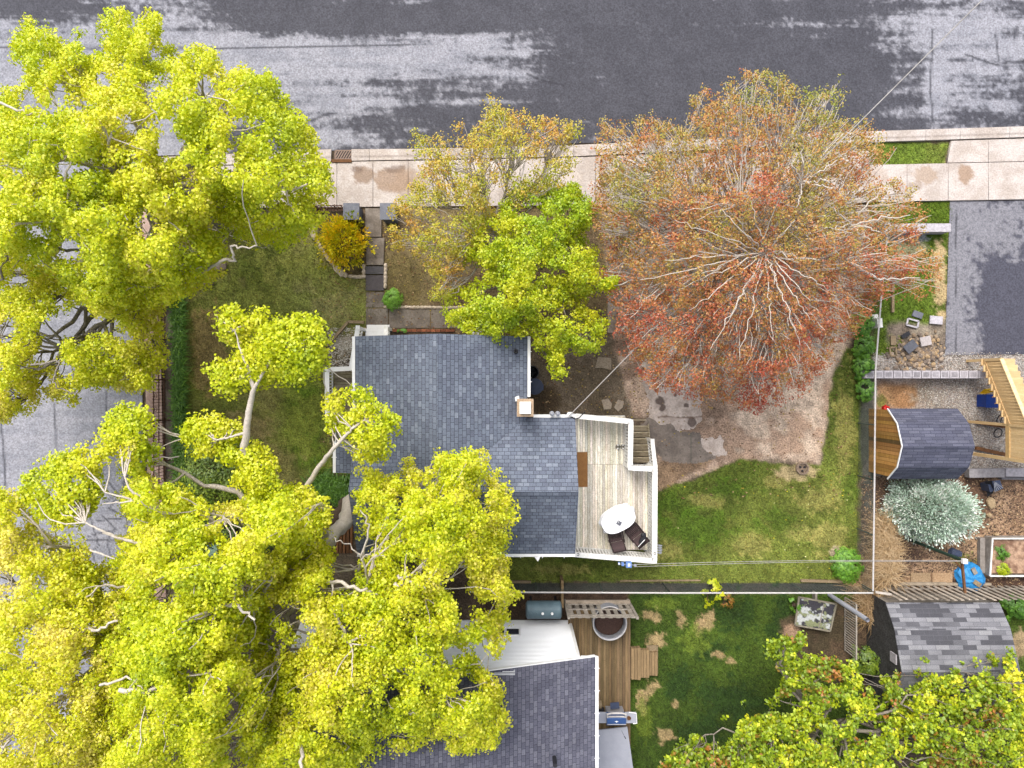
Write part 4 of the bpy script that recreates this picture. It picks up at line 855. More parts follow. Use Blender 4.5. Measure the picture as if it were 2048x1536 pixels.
for x in (3.3, 4.5): m = MB(); m.box((x, -13.9, .75), (.06, .06, .5)); part('leg', m, M['galv'], cv)
# old hatch in the grass
hc = [P(1598, 1194, .35), P(1672, 1208, .35), P(1660, 1262, .35), P(1590, 1250, .35)]
ht = thing('old_hatch', P(1632, 1228), 'tilted black panel blotched with white and green lichen in the neighbouring grass', 'panel')
V, Q, px, py = quadgrid([(1598, 1194), (1672, 1208), (1660, 1262), (1590, 1250)], .03, 0)
n_ = fbm(px / 12, py / 9, 5, 4); c_ = np.tile(cl(66, 64, 72), (len(px), 1)); wht = sst(.50, .56, n_ + .25 * np.exp(-(((px - 1612) / 22) ** 2 + ((py - 1232) / 16) ** 2)) - .06); c_ = c_ * (1 - wht[:, None]) + cl(196, 200, 200) * wht[:, None]
n2_ = fbm(px / 10, py / 6, 15, 4); gg = sst(.55, .6, n2_ + .15 * np.exp(-((py - 1250) / 9) ** 2)); c_ = c_ * (1 - gg[:, None]) + cl(140, 146, 110) * gg[:, None]
k_ = (H - .36) / H; V = np.stack([V[:, 0] * k_, V[:, 1] * k_, np.full(len(V), .362)], 1)
npmesh('panel_face', V, Q, c_, None, M['slab'], ht)
m = MB(); m.prism([p_[:2] for p_ in hc], .25, .35); part('panel_body', m, M['greywood'], ht)
m = MB()
for i in range(4): a, b = hc[i], hc[(i + 1) % 4]; m.bar((a[0], a[1], .36), (b[0], b[1], .36), .06, .05, col=(.9, .9, .8))
m.bar(((hc[0][0] + hc[1][0] * 2) / 3, (hc[0][1] + hc[1][1] * 2) / 3 - .1, .372), ((hc[3][0] + hc[2][0] * 2) / 3, (hc[3][1] + hc[2][1] * 2) / 3, .372), .03, .02); part('panel_frame', m, M['greywood'], ht)
m = MB(); m.box((P(1626, 0)[0], P(0, 1190)[1], .15), (.08, .35, .3)); part('leg', m, M['greywood'], ht)
# ------------------------------------------------------------------ fences, gate, edging
def wpt(px, py, z=0.0): p = P(px, py, 0); return Vector((p[0], p[1], z))     # point above a ground-level picture spot
def iron_fence(a, b, h, label, name='iron_fence', n=None):
    a = wpt(*a); b = wpt(*b); L = (b - a).length; t = thing(name, tuple(a), label, 'fence')
    U = lambda f, z: tuple(a + (b - a) * f + Vector((0, 0, z)))
    for z in (.1, h * .52, h - .08):
        m = MB(); m.bar(U(0, z), U(1, z), .035, .03); part('rail', m, M['iron'], t)
    n = n or int(L / .13); m = MB()
    for i in range(n):
        f = (i + .5) / n; m.bar(U(f, .04), U(f, h + (.06 if i % 2 else 0)), .018, .018)
        if i % 4 == 1: m.tube([tuple(Vector(U(f, h * .76)) + Vector((.0, .09 * math.cos(q), .09 * math.sin(q)))) for q in np.linspace(0, 6.28, 10)], .009, 4)
    part('pickets', m, M['iron'], t)
    for i in range(int(L / 1.6) + 1):
        f = min(1, i * 1.6 / L); p = U(f, 0); m = MB(); m.box((p[0], p[1], h / 2 + .03), (.05, .05, h + .06)); dirx = .35 if abs((b - a).y) > abs((b - a).x) else 0
        if dirx: m.bar((p[0], p[1], h * .4), (p[0] + dirx, p[1], .02), .03, .03)
        part('fence_post', m, M['iron'], t)
iron_fence((330, 440), (331, 985), 1.0, 'rusty wrought iron fence running along the path beside the side street')
iron_fence((560, 423), (694, 421), .85, 'short black iron fence between the yellow bush and the sidewalk')
m = MB(); p = P(340, 914, .9); m.tube([(p[0] - .3, p[1], .85), (p[0], p[1] - .04, .9), (p[0] + .35, p[1] + .02, .88)], .02, 6); m.tube([(p[0] - .08, p[1] - .1, .9), (p[0], p[1], .9), (p[0] + .05, p[1] - .12, .86)], .015, 5)
single('dead_stick', m, M['paletwig'], p, 'bleached bare stick lying across the rusty fence and path', 'stick')
for px, lab in ((713, 'square grey stone gate pillar beside the short iron fence'), (784, 'square grey stone gate pillar under the golden maple twigs')):
    p = P(px, 434, 0); t = thing('gate_pillar', p, lab, 'pillar', 'gate pillars of the front walk')
    m = MB(); m.box((p[0], p[1], .42), (.5, .52, .84), col=(.8,) * 3)
    for z in (.2, .42, .64): m.box((p[0], p[1], z), (.515, .535, .012), col=(.5,) * 3)
    part('shaft', m, M['slate'], t); m = MB(); m.box((p[0], p[1], .885), (.62, .64, .09), col=(1.25,) * 3); m.box((p[0], p[1], .84), (.56, .58, .02)); part('cap', m, M['slate'], t)
# stone edging of the garden beds: each stone is one thing
r = random.Random(11)
protos = []
for k in range(4):
    m = MB(); m.rock((0, 0, .05), (.32, .22, .2), seed=k, col=(1.45, 1.45, 1.45)); o = single('edging_stone', m, M['stone'], (0, 0, 0), 'x', 'stone'); protos.append(o)
used_ = [False] * 4
def stone(px, py, sc, rz, label, group, z=0):
    k = r.randrange(4); p = P(px, py)
    if not used_[k]: o = protos[k]; used_[k] = True
    else: o = protos[k].copy(); COL.objects.link(o)
    o.location = (p[0], p[1], z); o.rotation_euler = (0, 0, rz); o.scale = sc; o['label'] = label; o['group'] = group; return o
arc = [(628, 462), (630, 472), (634, 481), (640, 491), (645, 500), (652, 508), (657, 517), (663, 524), (669, 532), (676, 539), (683, 545), (691, 550)]
for i, (x, y) in enumerate(arc): s_ = 1.35 if i in (0, 1, 9, 10) else r.uniform(.7, 1.05); stone(x, y, (s_, s_, s_), math.atan2(-1, .7) + r.uniform(-.2, .2), 'rounded pale stone in the curved edging around the yellow bush', 'stones curving round the yellow bush bed')
for x, y in ((703, 553), (711, 554), (720, 554), (727, 553), (728, 544), (728, 534)): stone(x, y, (.8, .75, .8), 0 if y > 550 else 1.57, 'small cream stone in the short edging beside the walk steps', 'stones at the left side of the walk steps')
for y in range(532, 580, 8): stone(771, y, (.75, .7, .8), 1.57, 'small cream stone along the right side of the walk steps', 'stones at the right side of the walk steps')
for x in range(772, 1070, 8): stone(x, 614 + (x - 772) * .008, (.66, .6, .7), r.uniform(-.1, .1), 'small pale stone in the straight edging along the garden path', 'stones in the straight garden path edging')
for k in range(4):
    if not used_[k]: bpy.data.objects.remove(protos[k])
st2 = thing('garden_steps', P(751, 556), 'worn concrete steps in the front walk between the stone edgings', 'steps')
for i, (y0, y1, z) in enumerate(((533, 549, .11), (550, 582, .06))):
    m = MB(); a = P(732, y0); b = P(768, y1); m.box(((a[0] + b[0]) / 2, (a[1] + b[1]) / 2, z / 2), (b[0] - a[0], a[1] - b[1] - .02, z), col=(.62 + .05 * i, .56, .5)); part('step', m, M['slate'], st2)
tb = thing('timber_edging', P(680, 662), 'angled grey timber border at the upper left corner of the white porch', 'edging')
for a, b in (((697, 644), (729, 645)), ((697, 644), (655, 692))):
    m = MB(); m.bar(wpt(*a, .06), wpt(*b, .06), .11, .12); part('timber', m, M['timber'], tb)
# storm drain
sd = thing('storm_drain', P(687, 311, .03), 'square iron storm drain with slanted slots set in the kerb', 'drain')
m = MB(); a = P(671, 302); b = P(704, 319)
m.box(((a[0] + b[0]) / 2, (a[1] + b[1]) / 2, .035), (b[0] - a[0], a[1] - b[1], .03)); part('drain_frame', m, M['black'], sd)
m = MB()
for i in range(8):
    x = a[0] - .12 + i * .105; p0 = Vector((max(a[0], x - .0), b[1], .065)); p1 = Vector((min(b[0], x + .2), a[1], .065))
    if x + .2 > b[0]: p1.y = b[1] + (a[1] - b[1]) * (b[0] - x) / .2
    if x < a[0]: p0.y = b[1] + (a[1] - b[1]) * (a[0] - x) / .2
    if (p1 - p0).length > .06: m.bar(p0, p1, .05, .02)
m.bar((a[0], a[1], .066), (b[0], a[1], .066), .04, .02); m.bar((a[0], b[1], .066), (b[0], b[1], .066), .04, .02); m.bar((a[0], a[1], .066), (a[0], b[1], .066), .04, .02); m.bar((b[0], a[1], .066), (b[0], b[1], .066), .04, .02)
part('grate', m, M['rustgrate'], sd); m = MB(); a2 = P(665, 321); b2 = P(705, 327); m.box(((a2[0] + b2[0]) / 2, (a2[1] + b2[1]) / 2, .09), (b2[0] - a2[0], a2[1] - b2[1], .14)); part('inlet', m, M['brownwood'], sd)

# chain-link fences (top rail 1.3 m)
def chain_fence(pts, h, label, step=.12, postgap=2.4):
    a0 = wpt(*pts[0]); t = thing('chain_link_fence', tuple(a0), label, 'fence')
    for p, q in zip(pts[:-1], pts[1:]):
        a = wpt(*p); b = wpt(*q); L = (b - a).length; dz = Vector((0, 0, h)); m = MB(); m.tube([a + dz, b + dz], .032, 8); part('top_rail', m, M['rail'], t)
        m = MB(); dd = (b - a).normalized(); n = int(L / step); w_ = .0035
        for i in range(-int(h / step), n):
            for s_ in (0, 1):
                f0 = i * step; f1 = f0 + h; z0, z1 = 0.02, h
                if f0 < 0: z0 = -f0; f0 = 0
                if f1 > L: z1 = h - (f1 - L) ; f1 = L
                if z1 <= z0: continue
                A = a + dd * f0; B = a + dd * f1
                if s_: A = a + dd * f1; B = a + dd * f0; z0_, z1_ = (z0, z1)
                A.z, B.z = z0, z1
                if s_: A.z, B.z = z0, z1
                nrm = Vector((-dd.y, dd.x, 0)) * w_
                m.add([A - nrm, A + nrm, B + nrm, B - nrm], [(0, 1, 2, 3)]); up = Vector((0, 0, w_)); m.add([A - up, A + up, B + up, B - up], [(0, 1, 2, 3)])
        part('wire_mesh', m, M['meshwire'], t)
        k = max(1, round(L / postgap))
        for i in range(k + 1):
            p_ = a + (b - a) * (i / k); m = MB(); m.tube([p_, p_ + Vector((0, 0, h + .02))], .025, 8); part('fence_post', m, M['meshwire'], t)
zs = (H - 1.3) / H
tp = lambda px, py, h=1.3: (1024 + (px - 1024) * (H - h) / H, 768 + (py - 768) * (H - h) / H)
chain_fence([tp(1779, 425), tp(1762, 600), tp(1751, 740), tp(1749, 960), tp(1746, 1182)], 1.3, 'long chain-link fence with pale top rail running down between the back lawn and the sheds')
chain_fence([tp(940, 1184), tp(1340, 1186), tp(1746, 1186)], 1.3, 'chain-link fence with pale top rail across the bottom of the back lawn')
m = MB(); m.bar(wpt(990, 1162, .05), wpt(1062, 1163, .05), .1, .1); m.bar(wpt(1240, 1161, .03), wpt(1400, 1160, .03), .06, .08); m.bar(wpt(1600, 1160, .05), wpt(1705, 1163, .05), .1, .12)
single('lawn_edging', m, M['timber'], wpt(1340, 1162), 'broken line of pale timber edging along the bottom of the back lawn', 'edging')
m = MB(); m.bar(wpt(1122, 1150, .4), wpt(1122, 1203, .4), .1, .8); single('timber_post', m, M['deck2'], wpt(1122, 1180), 'short brown timber crossing below the chain-link fence next to the lattice', 'timber')

# clothes line: pulley on the deck, line, pole with arm in the neighbour garden
pz = 3.65; pt = P(1928, 1122, pz); pbx, pby = P(1810, 1085, 0)[:2]
cp = thing('clothesline_pole', (pt[0], pt[1], 0), 'dark green clothesline pole with a white cap in the right-hand garden', 'pole')
m = MB(); m.tube([(pt[0], pt[1], 0), (pt[0], pt[1], pz)], .06, 10); part('pole', m, M['green'], cp)
m = MB(); m.box((pt[0], pt[1], pz + .03), (.16, .16, .12)); part('pole_cap', m, M['white'], cp)
a = P(1928, 1128, pz - .15); m = MB(); m.bar((pt[0], pt[1], pz - .12), P(1930, 1186, pz - .12), .07, .08); part('arm', m, M['brownwood'], cp)
m = MB(); m.bar(P(1911, 1123, pz - .2), P(1927, 1142, pz - .2), .05, .06); part('brace', m, M['brownwood'], cp)
q0 = P(1272, 1131, 2.6); cln = thing('clothesline', q0, 'thin double clothesline stretched from the deck pulley to the green pole', 'clothesline')
for dz, dy in ((0, .04), (-.06, -.06)):
    m = MB(); A = Vector((q0[0], q0[1] + dy, q0[2] + dz)); B = Vector((pt[0], pt[1] + dy * .4, pz + dz + .02)); m.tube([A + (B - A) * f - Vector((0, 0, .25 * math.sin(math.pi * f))) for f in np.linspace(0, 1, 16)], .009, 5); part('line', m, M['cable'], cln)
m = MB(); m.lathe((q0[0] - .03, q0[1], 2.57), [(.05, 0), (.02, .02), (.05, .05)], 10); part('pulley', m, M['galv'], cln)
q = P(1258, 1130, 2.5); pb = thing('peg_bag', q, 'small pale blue peg holder hanging at the deck end of the clothesline', 'peg bag')
m = MB(); m.box((q[0] - .0, q[1], 2.4), (.2, .2, .2)); m.box((q[0] - .22, q[1] + .02, 2.42), (.09, .12, .14)); m.box((q[0] - .35, q[1] + .04, 2.42), (.06, .09, .1)); part('bag', m, M['paleblue'], pb)
m = MB(); m.box((q[0] - .0, q[1], 2.505), (.08, .1, .01)); m.box((q[0] - .36, q[1] + .04, 2.48), (.05, .05, .02)); part('pegs', m, M['white'], pb)
m = MB(); m.bar((q[0] - .4, q[1] + .02, 2.45), (q[0] + .2, q[1], 2.5), .02, .02); m.bar((q[0] - .05, q[1] + .0, 2.3), (q[0] - .02, -6.6, 1.8), .03, .03); part('hanger', m, M['galv'], pb)

# overhead cable from the house corner to a pole beyond the street
A = Vector(P(1138, 832, 3.75)); B = Vector(P(2060, -95, 8.6)); m = MB()
m.tube([A + (B - A) * f - Vector((0, 0, .5 * math.sin(math.pi * f))) for f in np.linspace(0, 1, 30)], .016, 6)
cb = single('overhead_cable', m, M['cable'], A, 'thin pale service cable running from the house roof corner up across the street', 'cable')
m = MB(); m.tube([P(1130, 826, 3.7), P(1140, 832, 3.6), P(1150, 838, 3.66), P(1158, 836, 3.75), P(1170, 824, 3.85)], .018, 6); part('drip_loop', m, M['black'], cb)
m = MB(); m.add([P(1130, 833, 3.7), P(1148, 833, 3.7), P(1144, 824, 3.75), P(1136, 824, 3.75)], [(0, 1, 2, 3)]); part('bracket', m, M['white'], cb)

# flat stones, fire ring, pedestal, cabinet, small things in the yard
for poly, lab in (([(1203, 800), (1216, 797), (1224, 808), (1221, 818), (1208, 819)], 'pale flat stone slab left of its pair near the deck rail'), ([(1236, 799), (1248, 803), (1245, 815), (1236, 823), (1228, 815)], 'pale flat stone slab right of its pair near the deck rail'), ([(1196, 714), (1222, 716), (1222, 740), (1206, 736), (1190, 736)], 'grey flat stone slab in the soil between house and maple')):
    m = MB(); m.prism([P(x, y)[:2] for x, y in poly], 0, .05, col=(.75, .74, .7) if 'grey' in lab else (.85,) * 3); single('flagstone', m, M['stone'], P(*poly[0]), lab, 'stone', 'flat stones in the yard')
q = P(1603, 936); fr = thing('fire_ring', q, 'small round stump ring with charred middle at the lawn edge', 'fire ring')
m = MB(); m.lathe((q[0], q[1], 0), [(.25, 0), (.27, .1), (.25, .16), (.2, .16), (.18, .06), (.02, .05)], 14, col=(.62, .55, .52)); part('ring', m, M['stone'], fr)
for k in range(3): a = k * 2.1 + .5; m = MB(); m.rock((q[0] + .1 * math.cos(a), q[1] + .1 * math.sin(a), .1), (.11, .08, .08), seed=k); part('charred_log', m, M['black'], fr)
q = P(483, 758, .25); m = MB(); m.rock((q[0], q[1], .13), (.42, .36, .28), seed=9); single('white_boulder', m, M['concrete'], (q[0], q[1], 0), 'single pale grey boulder on the front lawn beside the small leafy limb', 'boulder')
q = P(418, 564); m = MB(); m.rock((q[0], q[1], .1), (.5, .34, .2), seed=12, col=(.5, .46, .46)); m.rock((q[0] + .35, q[1] + .5, .1), (.9, .4, .16), seed=13, col=(.45, .42, .42), rz=.3); single('dark_rock', m, M['stone'], q, 'dark low rocks at the top left corner of the front lawn', 'rock')
q = P(424, 1098, .7); uc = thing('utility_cabinet', (q[0], q[1], 0), 'pale green utility cabinet half hidden under the leaning tree', 'cabinet')
m = MB(); m.box((q[0], q[1], .4), (.5, .55, .8), rz=-.2); part('casing', m, M['utility'], uc); m = MB(); m.box((q[0], q[1] + .02, .83), (.56, .6, .05), rz=-.2); part('top', m, M['utility'], uc); m = MB(); m.box((q[0] - .04, q[1] + .1, .87), (.34, .03, .02), rz=-.3); m.box((q[0] + .06, q[1] + .2, .87), (.3, .03, .02), rz=.4); part('strap', m, M['green'], uc)
q = P(414, 1102, .4); m = MB(); m.tube([(q[0] + .22 * math.cos(a), q[1] + .22 * math.sin(a), .5) for a in np.linspace(0, 6.28, 20)], .02, 6); single('hose_loop', m, M['greypanel'], q, 'loop of pale hose beside the pale green cabinet', 'hose')
m = MB()
for i in range(8): m.bar(wpt(655 + i * 7, 1050, .05), wpt(654 + i * 7, 1105, .05), .1, .1, col=(.8 + .3 * (i % 2),) * 3)
single('garden_boardwalk', m, M['brownwood'], wpt(680, 1078), 'brown board walk at the foot of the thick trunk beside the house', 'boardwalk')

# ------------------------------------------------------------------ the garden on the right
def blockwall(name, x0, x1, y0, y1, h, label, gaps=0, seed=1):
    a = P(x0, y1, h); b = P(x1, y0, h); t = thing(name, ((a[0] + b[0]) / 2, (a[1] + b[1]) / 2, 0), label, 'wall')
    m = MB(); m.box(((a[0] + b[0]) / 2, (a[1] + b[1]) / 2, h / 2 - .03), (b[0] - a[0], b[1] - a[1], h - .06), col=(.9,) * 3); part('wall_body', m, M['concrete'], t); r = random.Random(seed)
    if gaps:
        n = gaps
        for i in range(n):
            w_ = (b[0] - a[0]) / n; x = a[0] + w_ * (i + .5); m = MB(); m.box((x, (a[1] + b[1]) / 2, h - .02), (w_ - .03, b[1] - a[1] - .02, .05), col=(1.12,) * 3); o = part('cap_block', m, M['concrete'], t)
            m = MB(); m.box((x, (a[1] + b[1]) / 2, h + .006), (w_ - .14, b[1] - a[1] - .13, .012), col=(r.uniform(.6, .9),) * 3); part('mortar_pad', m, M['concrete'], o)
    else:
        m = MB(); m.box(((a[0] + b[0]) / 2, (a[1] + b[1]) / 2, h - .005), (b[0] - a[0] + .03, b[1] - a[1] + .03, .06), col=(1.2,) * 3); part('coping', m, M['concrete'], t)
blockwall('low_wall', 1770, 1900, 448, 463, .55, 'short white-topped concrete wall beside the top end of the driveway')
blockwall('block_wall', 1730, 1975, 741, 757, .7, 'long low block wall with square white caps above the shed', gaps=13, seed=3)
rb = thing('rubble_pile', P(1832, 705), 'heap of broken stone and soil between driveway and fence', 'rubble', None)
r = random.Random(21); m = MB()
cols_ = [(.75, .68, .6), (.95, .8, .58), (.5, .48, .5), (.4, .38, .4), (.85, .8, .78), (.6, .52, .44)]
for i in range(430):
    px_ = r.gauss(1838, 26); py_ = r.gauss(708, 18)
    if not (1772 < px_ < 1888 and 662 < py_ < 742): continue
    q = P(px_, py_); s_ = r.uniform(.05, .17); m.rock((q[0], q[1], s_ * .3 + .12 * math.exp(-((px_ - 1838) / 30) ** 2 - ((py_ - 708) / 18) ** 2)), (s_ * 1.3, s_, s_ * .6), seed=i % 37, col=cols_[r.randrange(6)], rz=r.uniform(0, 3))
so_ = part('stones', m, M['stone'], rb); so_['kind'] = 'stuff'; 
def slab1(name, cx, cy, w_, h_, rz, z, mt, col, label, cat, frame=False):
    q = P(cx, cy, z); m = MB()
    if not frame: m.box((q[0], q[1], z - .03), (w_, h_, .06), rz=rz, col=col)
    else:
        c_, s_ = math.cos(rz), math.sin(rz)
        for dx, dy, ww, hh in ((0, h_ / 2, w_, .06), (0, -h_ / 2, w_, .06), (w_ / 2, 0, .06, h_), (-w_ / 2, 0, .06, h_)): m.box((q[0] + dx * c_ - dy * s_, q[1] + dx * s_ + dy * c_, z - .03), (ww, hh, .05), rz=rz, col=col)
    return single(name, m, M[mt], (q[0], q[1], 0), label, cat)
slab1('step_stool', 1826, 646, .44, .26, -.25, .1, 'concrete', (1.3,) * 3, 'small white step stool lying on its side in the weeds near the driveway', 'stool', True)
slab1('paving_slab', 1836, 629, .4, .24, -.35, .08, 'slate', (1.1,) * 3, 'grey square slab touching the small white stool in the weeds', 'slab')
slab1('paving_slab', 1873, 640, .5, .32, -.08, .12, 'concrete', (1.25,) * 3, 'clean white slab lying at the very edge of the driveway', 'slab')
slab1('broken_slab', 1852, 682, .42, .36, .2, .32, 'concrete', (1.15, 1.1, 1.0), 'pale broken slab on top of the rubble heap', 'slab')
slab1('grey_sheet', 1822, 693, .5, .36, .7, .26, 'slate', (.8,) * 3, 'dark grey rough sheet on the left of the rubble heap', 'sheet')
slab1('black_plastic', 1812, 670, .36, .16, .5, .12, 'black', (1,) * 3, 'crumpled black plastic above the rubble heap', 'plastic')
slab1('wood_plank', 1787, 681, .2, .38, .0, .1, 'timber', (1,) * 3, 'short pale plank standing above the small crate by the rubble', 'plank')
slab1('small_crate', 1787, 703, .24, .34, .05, .12, 'timber', (1.1,) * 3, 'small open wooden crate frame left of the rubble heap', 'crate', True)
q = P(1760, 650, .8); m = MB(); m.box((q[0], q[1] + .08, .4), (.2, .36, .8), rz=.1); m.box((q[0] - .06, q[1] + .36, .3), (.24, .16, .5), rz=.1); single('white_post_box', m, M['oldwhite'], (q[0], q[1], 0), 'narrow white box leaning at the chain-link fence near the maple', 'box')
for y0, y1 in ((560, 585), (590, 625)):
    m = MB(); m.bar(wpt(1783, y0, .08), wpt(1783, y1, .08), .09, .12); single('pale_timber', m, M['timber'], wpt(1783, y0), 'pale timber end-on in the weeds, %s of two in a line' % ('upper' if y0 < 580 else 'lower'), 'timber')

# gambrel shed
def gambrel(name, X0, X1, pts, label, wallm, roofm, wallcol, frontboards=True, over=.0, ridgelight=False):
    """pts: cross-section from north eave to south eave (y, z)"""
    t = thing(name, ((X0 + X1) / 2, (pts[0][0] + pts[-1][0]) / 2, 0), label, 'shed'); m = MB(); n_ = len(pts)
    zt = lambda y: float(np.interp(-y, [-p[0] for p in pts], [p[1] for p in pts])) - .06
    y = pts[0][0] - .05; r = random.Random(5)
    if frontboards:
        w_ = .14
        while y - w_ > pts[-1][0]:
            za, zb_ = zt(y - .005), zt(y - w_ + .005); t_ = r.uniform(.8, 1.6); cc = (t_, t_ * r.uniform(.9, 1.03), t_ * r.uniform(.85, 1.05)) if abs(y - w_ / 2 + 2.22) > .07 else (.35, .4, .5)
            m.add([(X0 + .02, y - .005, 0), (X0 + .02, y - w_ + .005, 0), (X0 + .02, y - w_ + .005, zb_), (X0 + .02, y - .005, za), (X0 + .05, y - .005, 0), (X0 + .05, y - w_ + .005, 0), (X0 + .05, y - w_ + .005, zb_), (X0 + .05, y - .005, za)],
                  [(0, 3, 2, 1), (0, 4, 7, 3), (1, 2, 6, 5), (3, 7, 6, 2)], cc); y -= w_
    else:
        m.add([(X0 + .03, p[0], 0) for p in (pts[0], pts[-1])] + [(X0 + .03, p[0], p[1] - .05) for p in pts[::-1]], [tuple(range(n_ + 2))])
    part('front_wall', m, M[wallm], t); m = MB()
    m.prism([(X0 + .06, pts[0][0] - .08), (X1 - .05, pts[0][0] - .08), (X1 - .05, pts[-1][0] + .08), (X0 + .06, pts[-1][0] + .08)], 0, min(pts[0][1], pts[-1][1]) - .06); part('wall', m, M[wallm] if frontboards else M['greywood'], t)
    m = MB(); m.add([(X1 - .06, p[0], 0) for p in (pts[0], pts[-1])] + [(X1 - .06, p[0], p[1] - .05) for p in pts[::-1]], [tuple(range(n_ + 2))[::-1]]); part('rear_wall', m, M['greywood'], t)
    m = MB(); u = 0
    k = pts.index(max(pts, key=lambda q: q[1]))
    for i in range(n_ - 1):
        a, b = pts[i], pts[i + 1]
        if i < k: slopeslab(m, (X1, a[0], a[1]), (X0, a[0], a[1]), (X0, b[0], b[1]), (X1, b[0], b[1]), .045, uo=.1 * i)
        else: slopeslab(m, (X0, b[0], b[1]), (X1, b[0], b[1]), (X1, a[0], a[1]), (X0, a[0], a[1]), .045, uo=.1 * i)
    rr = part('roof', m, roofm, t, uv=True); m = MB()
    for i in range(n_ - 1): a, b = pts[i], pts[i + 1]; m.bar((X0 - .02, a[0], a[1] + .01), (X0 - .02, b[0], b[1] + .01), .03, .05)
    if frontboards: part('rake_trim', m, M['white'], t)
    return t, rr
shd, rr = gambrel('shed', 14.25, 16.9, [(-.93, 1.45), (-1.46, 2.12), (-2.27, 2.45), (-3.08, 2.12), (-3.60, 1.45)], 'small barn-shaped shed with orange wood front and dark slate roof', 'cedar', SH3, None)
m = MB()
for s_ in (-1, 1): slopeslab(m, (14.26 if s_ > 0 else 16.88, -2.27 + s_ * .12 * -1, 2.415), (16.88 if s_ > 0 else 14.26, -2.27 - s_ * .12, 2.415), (16.88 if s_ > 0 else 14.26, -2.27, 2.475), (14.26 if s_ > 0 else 16.88, -2.27, 2.475), .015)
part('ridge_cap', m, SH3, rr, uv=True)
shd2, rr2 = gambrel('shed', 14.15, 18.45, [(-8.27, 1.5), (-9.05, 2.1), (-10.45, 2.6), (-11.85, 2.1), (-12.6, 1.5)], 'grey shingled gambrel shed behind the yellow-green tree in the lower right corner', 'shdark', SH4, None, False)
m = MB(); a = (14.15, -10.2, 2.3); m.box((14.14, -10.15, 2.05), (.05, .36, .4), rx=0); part('vent', m, M['concrete'], shd2)
q = P(1776, 817, .9); m = MB(); m.rock((q[0], q[1], .75), (.3, .26, .3), seed=2); single('red_bucket', m, M['red'], (q[0], q[1], 0), 'bright red bucket at the upper left corner of the wooden shed', 'bucket')
# timber stairs, new lumber
sts = thing('timber_stairs', (18.8, -1, 0), 'new yellow lumber staircase and landing at the right edge', 'stairs')
r = random.Random(8); m = MB(); XS = 18.2; yN, yS = .92, -1.5
g0 = lambda y: 1.0 + (yN - y) / (yN - yS) * 1.4
n_ = 22
for i in range(n_):
    y = yN + (yS - yN) * (i + .5) / n_; z0, z1 = g0(y), g0(y) + .95; t_ = r.uniform(.75, 1.02); m.box((XS, y, (z0 + z1) / 2), (.03, (yN - yS) / n_ - .012, z1 - z0), col=(t_, t_ * .97, t_ * .92))
part('guard_panel', m, M['lumber'], sts)
m = MB(); m.bar((XS, yN, g0(yN) + .98), (XS, yS, g0(yS) + .98), .14, .04, col=(1.25, 1.3, 1.35)); m.bar((XS - .03, yN, g0(yN)), (XS - .03, yS, g0(yS)), .04, .16, col=(.8, .75, .7)); m.box((XS, yN, 1.0), (.1, .1, 2.0)); m.box((XS, yS, 1.7), (.1, .1, 3.4)); part('handrail', m, M['lumber'], sts)
m = MB()
for i in range(10): y = yN + .05 + (yS - yN) * (i + .5) / 10; z = g0(y) - .05; m.box((XS + .55, y, z), (1.3, .26, .04), col=(r.uniform(.9, 1.1),) * 3); m.box((XS + .55, y - .13, z - .07), (1.25, .03, .12), col=(.8, .7, .6))
part('steps', m, M['lumber'], sts)
m = MB()
for i in range(14): x = XS + .05 + i * .14; m.box((x, (-1.55 - 2.75) / 2, 2.4), (.13, 1.2, .04), col=(r.uniform(.95, 1.15),) * 3)
m.box((XS + 1, -2.78, 2.35), (2.0, .04, .2), col=(.8, .72, .65)); m.box((XS - .03, -2.15, 2.35), (.04, 1.28, .2), col=(.85, .8, .7)); part('landing', m, M['lumber'], sts)
m = MB()
for i in range(9): y = -1.55 - i * .135 - .06; t_ = r.uniform(.95, 1.2); m.box((XS, y, 2.85), (.03, .125, .9), col=(t_,) * 3)
m.box((XS, -2.15, 3.33), (.14, 1.3, .04), col=(1.1, 1.1, 1.1)); part('guard_panel', m, M['lumber'], sts)
for x, y in ((XS, -2.75), (XS + 1.8, -2.75)): m = MB(); m.box((x, y, 1.7), (.12, .12, 3.4)); part('post', m, M['lumber'], sts)
for i, (y0, y1) in enumerate(((844, 853), (896, 909))):
    a = P(1952, y0, .15); b = P(2010, y1, .15); m = MB(); m.bar(a, b, .14, .12); single('sleeper', m, M['brownwood'], a, 'brown timber sleeper on the gravel, %s of the two by the shed' % ('upper' if i == 0 else 'lower'), 'timber')
cn = P(1984, 802, .55); bc = thing('blue_container', (cn[0], cn[1], 0), 'dark blue plastic tub under the lumber staircase', 'tub')
m = MB(); m.box((cn[0] + .12, cn[1], .3), (.74, .48, .56)); part('tub_body', m, M['bluecan'], bc); m = MB()
for k in range(3): m.box((cn[0] + .2 + k * .12, cn[1] + .04, .6), (.04, .3, .02))
m.box((cn[0] + .12, cn[1], .59), (.78, .52, .03)); part('lid', m, M['bluecan'], bc)
q = P(1972, 784, .4); m = MB(); m.add([P(1958, 787, .3), P(1968, 778, .42), P(1984, 776, .4), P(1988, 783, .42), P(1970, 788, .4)], [(4, 3, 2, 1, 0)]); m.rock((q[0] + .1, q[1] + .03, .3), (.36, .16, .2), seed=4, rz=.2); single('yellow_toy', m, M['yellow'], (q[0], q[1], 0), 'bright yellow plastic piece beside the dark blue tub', 'toy')
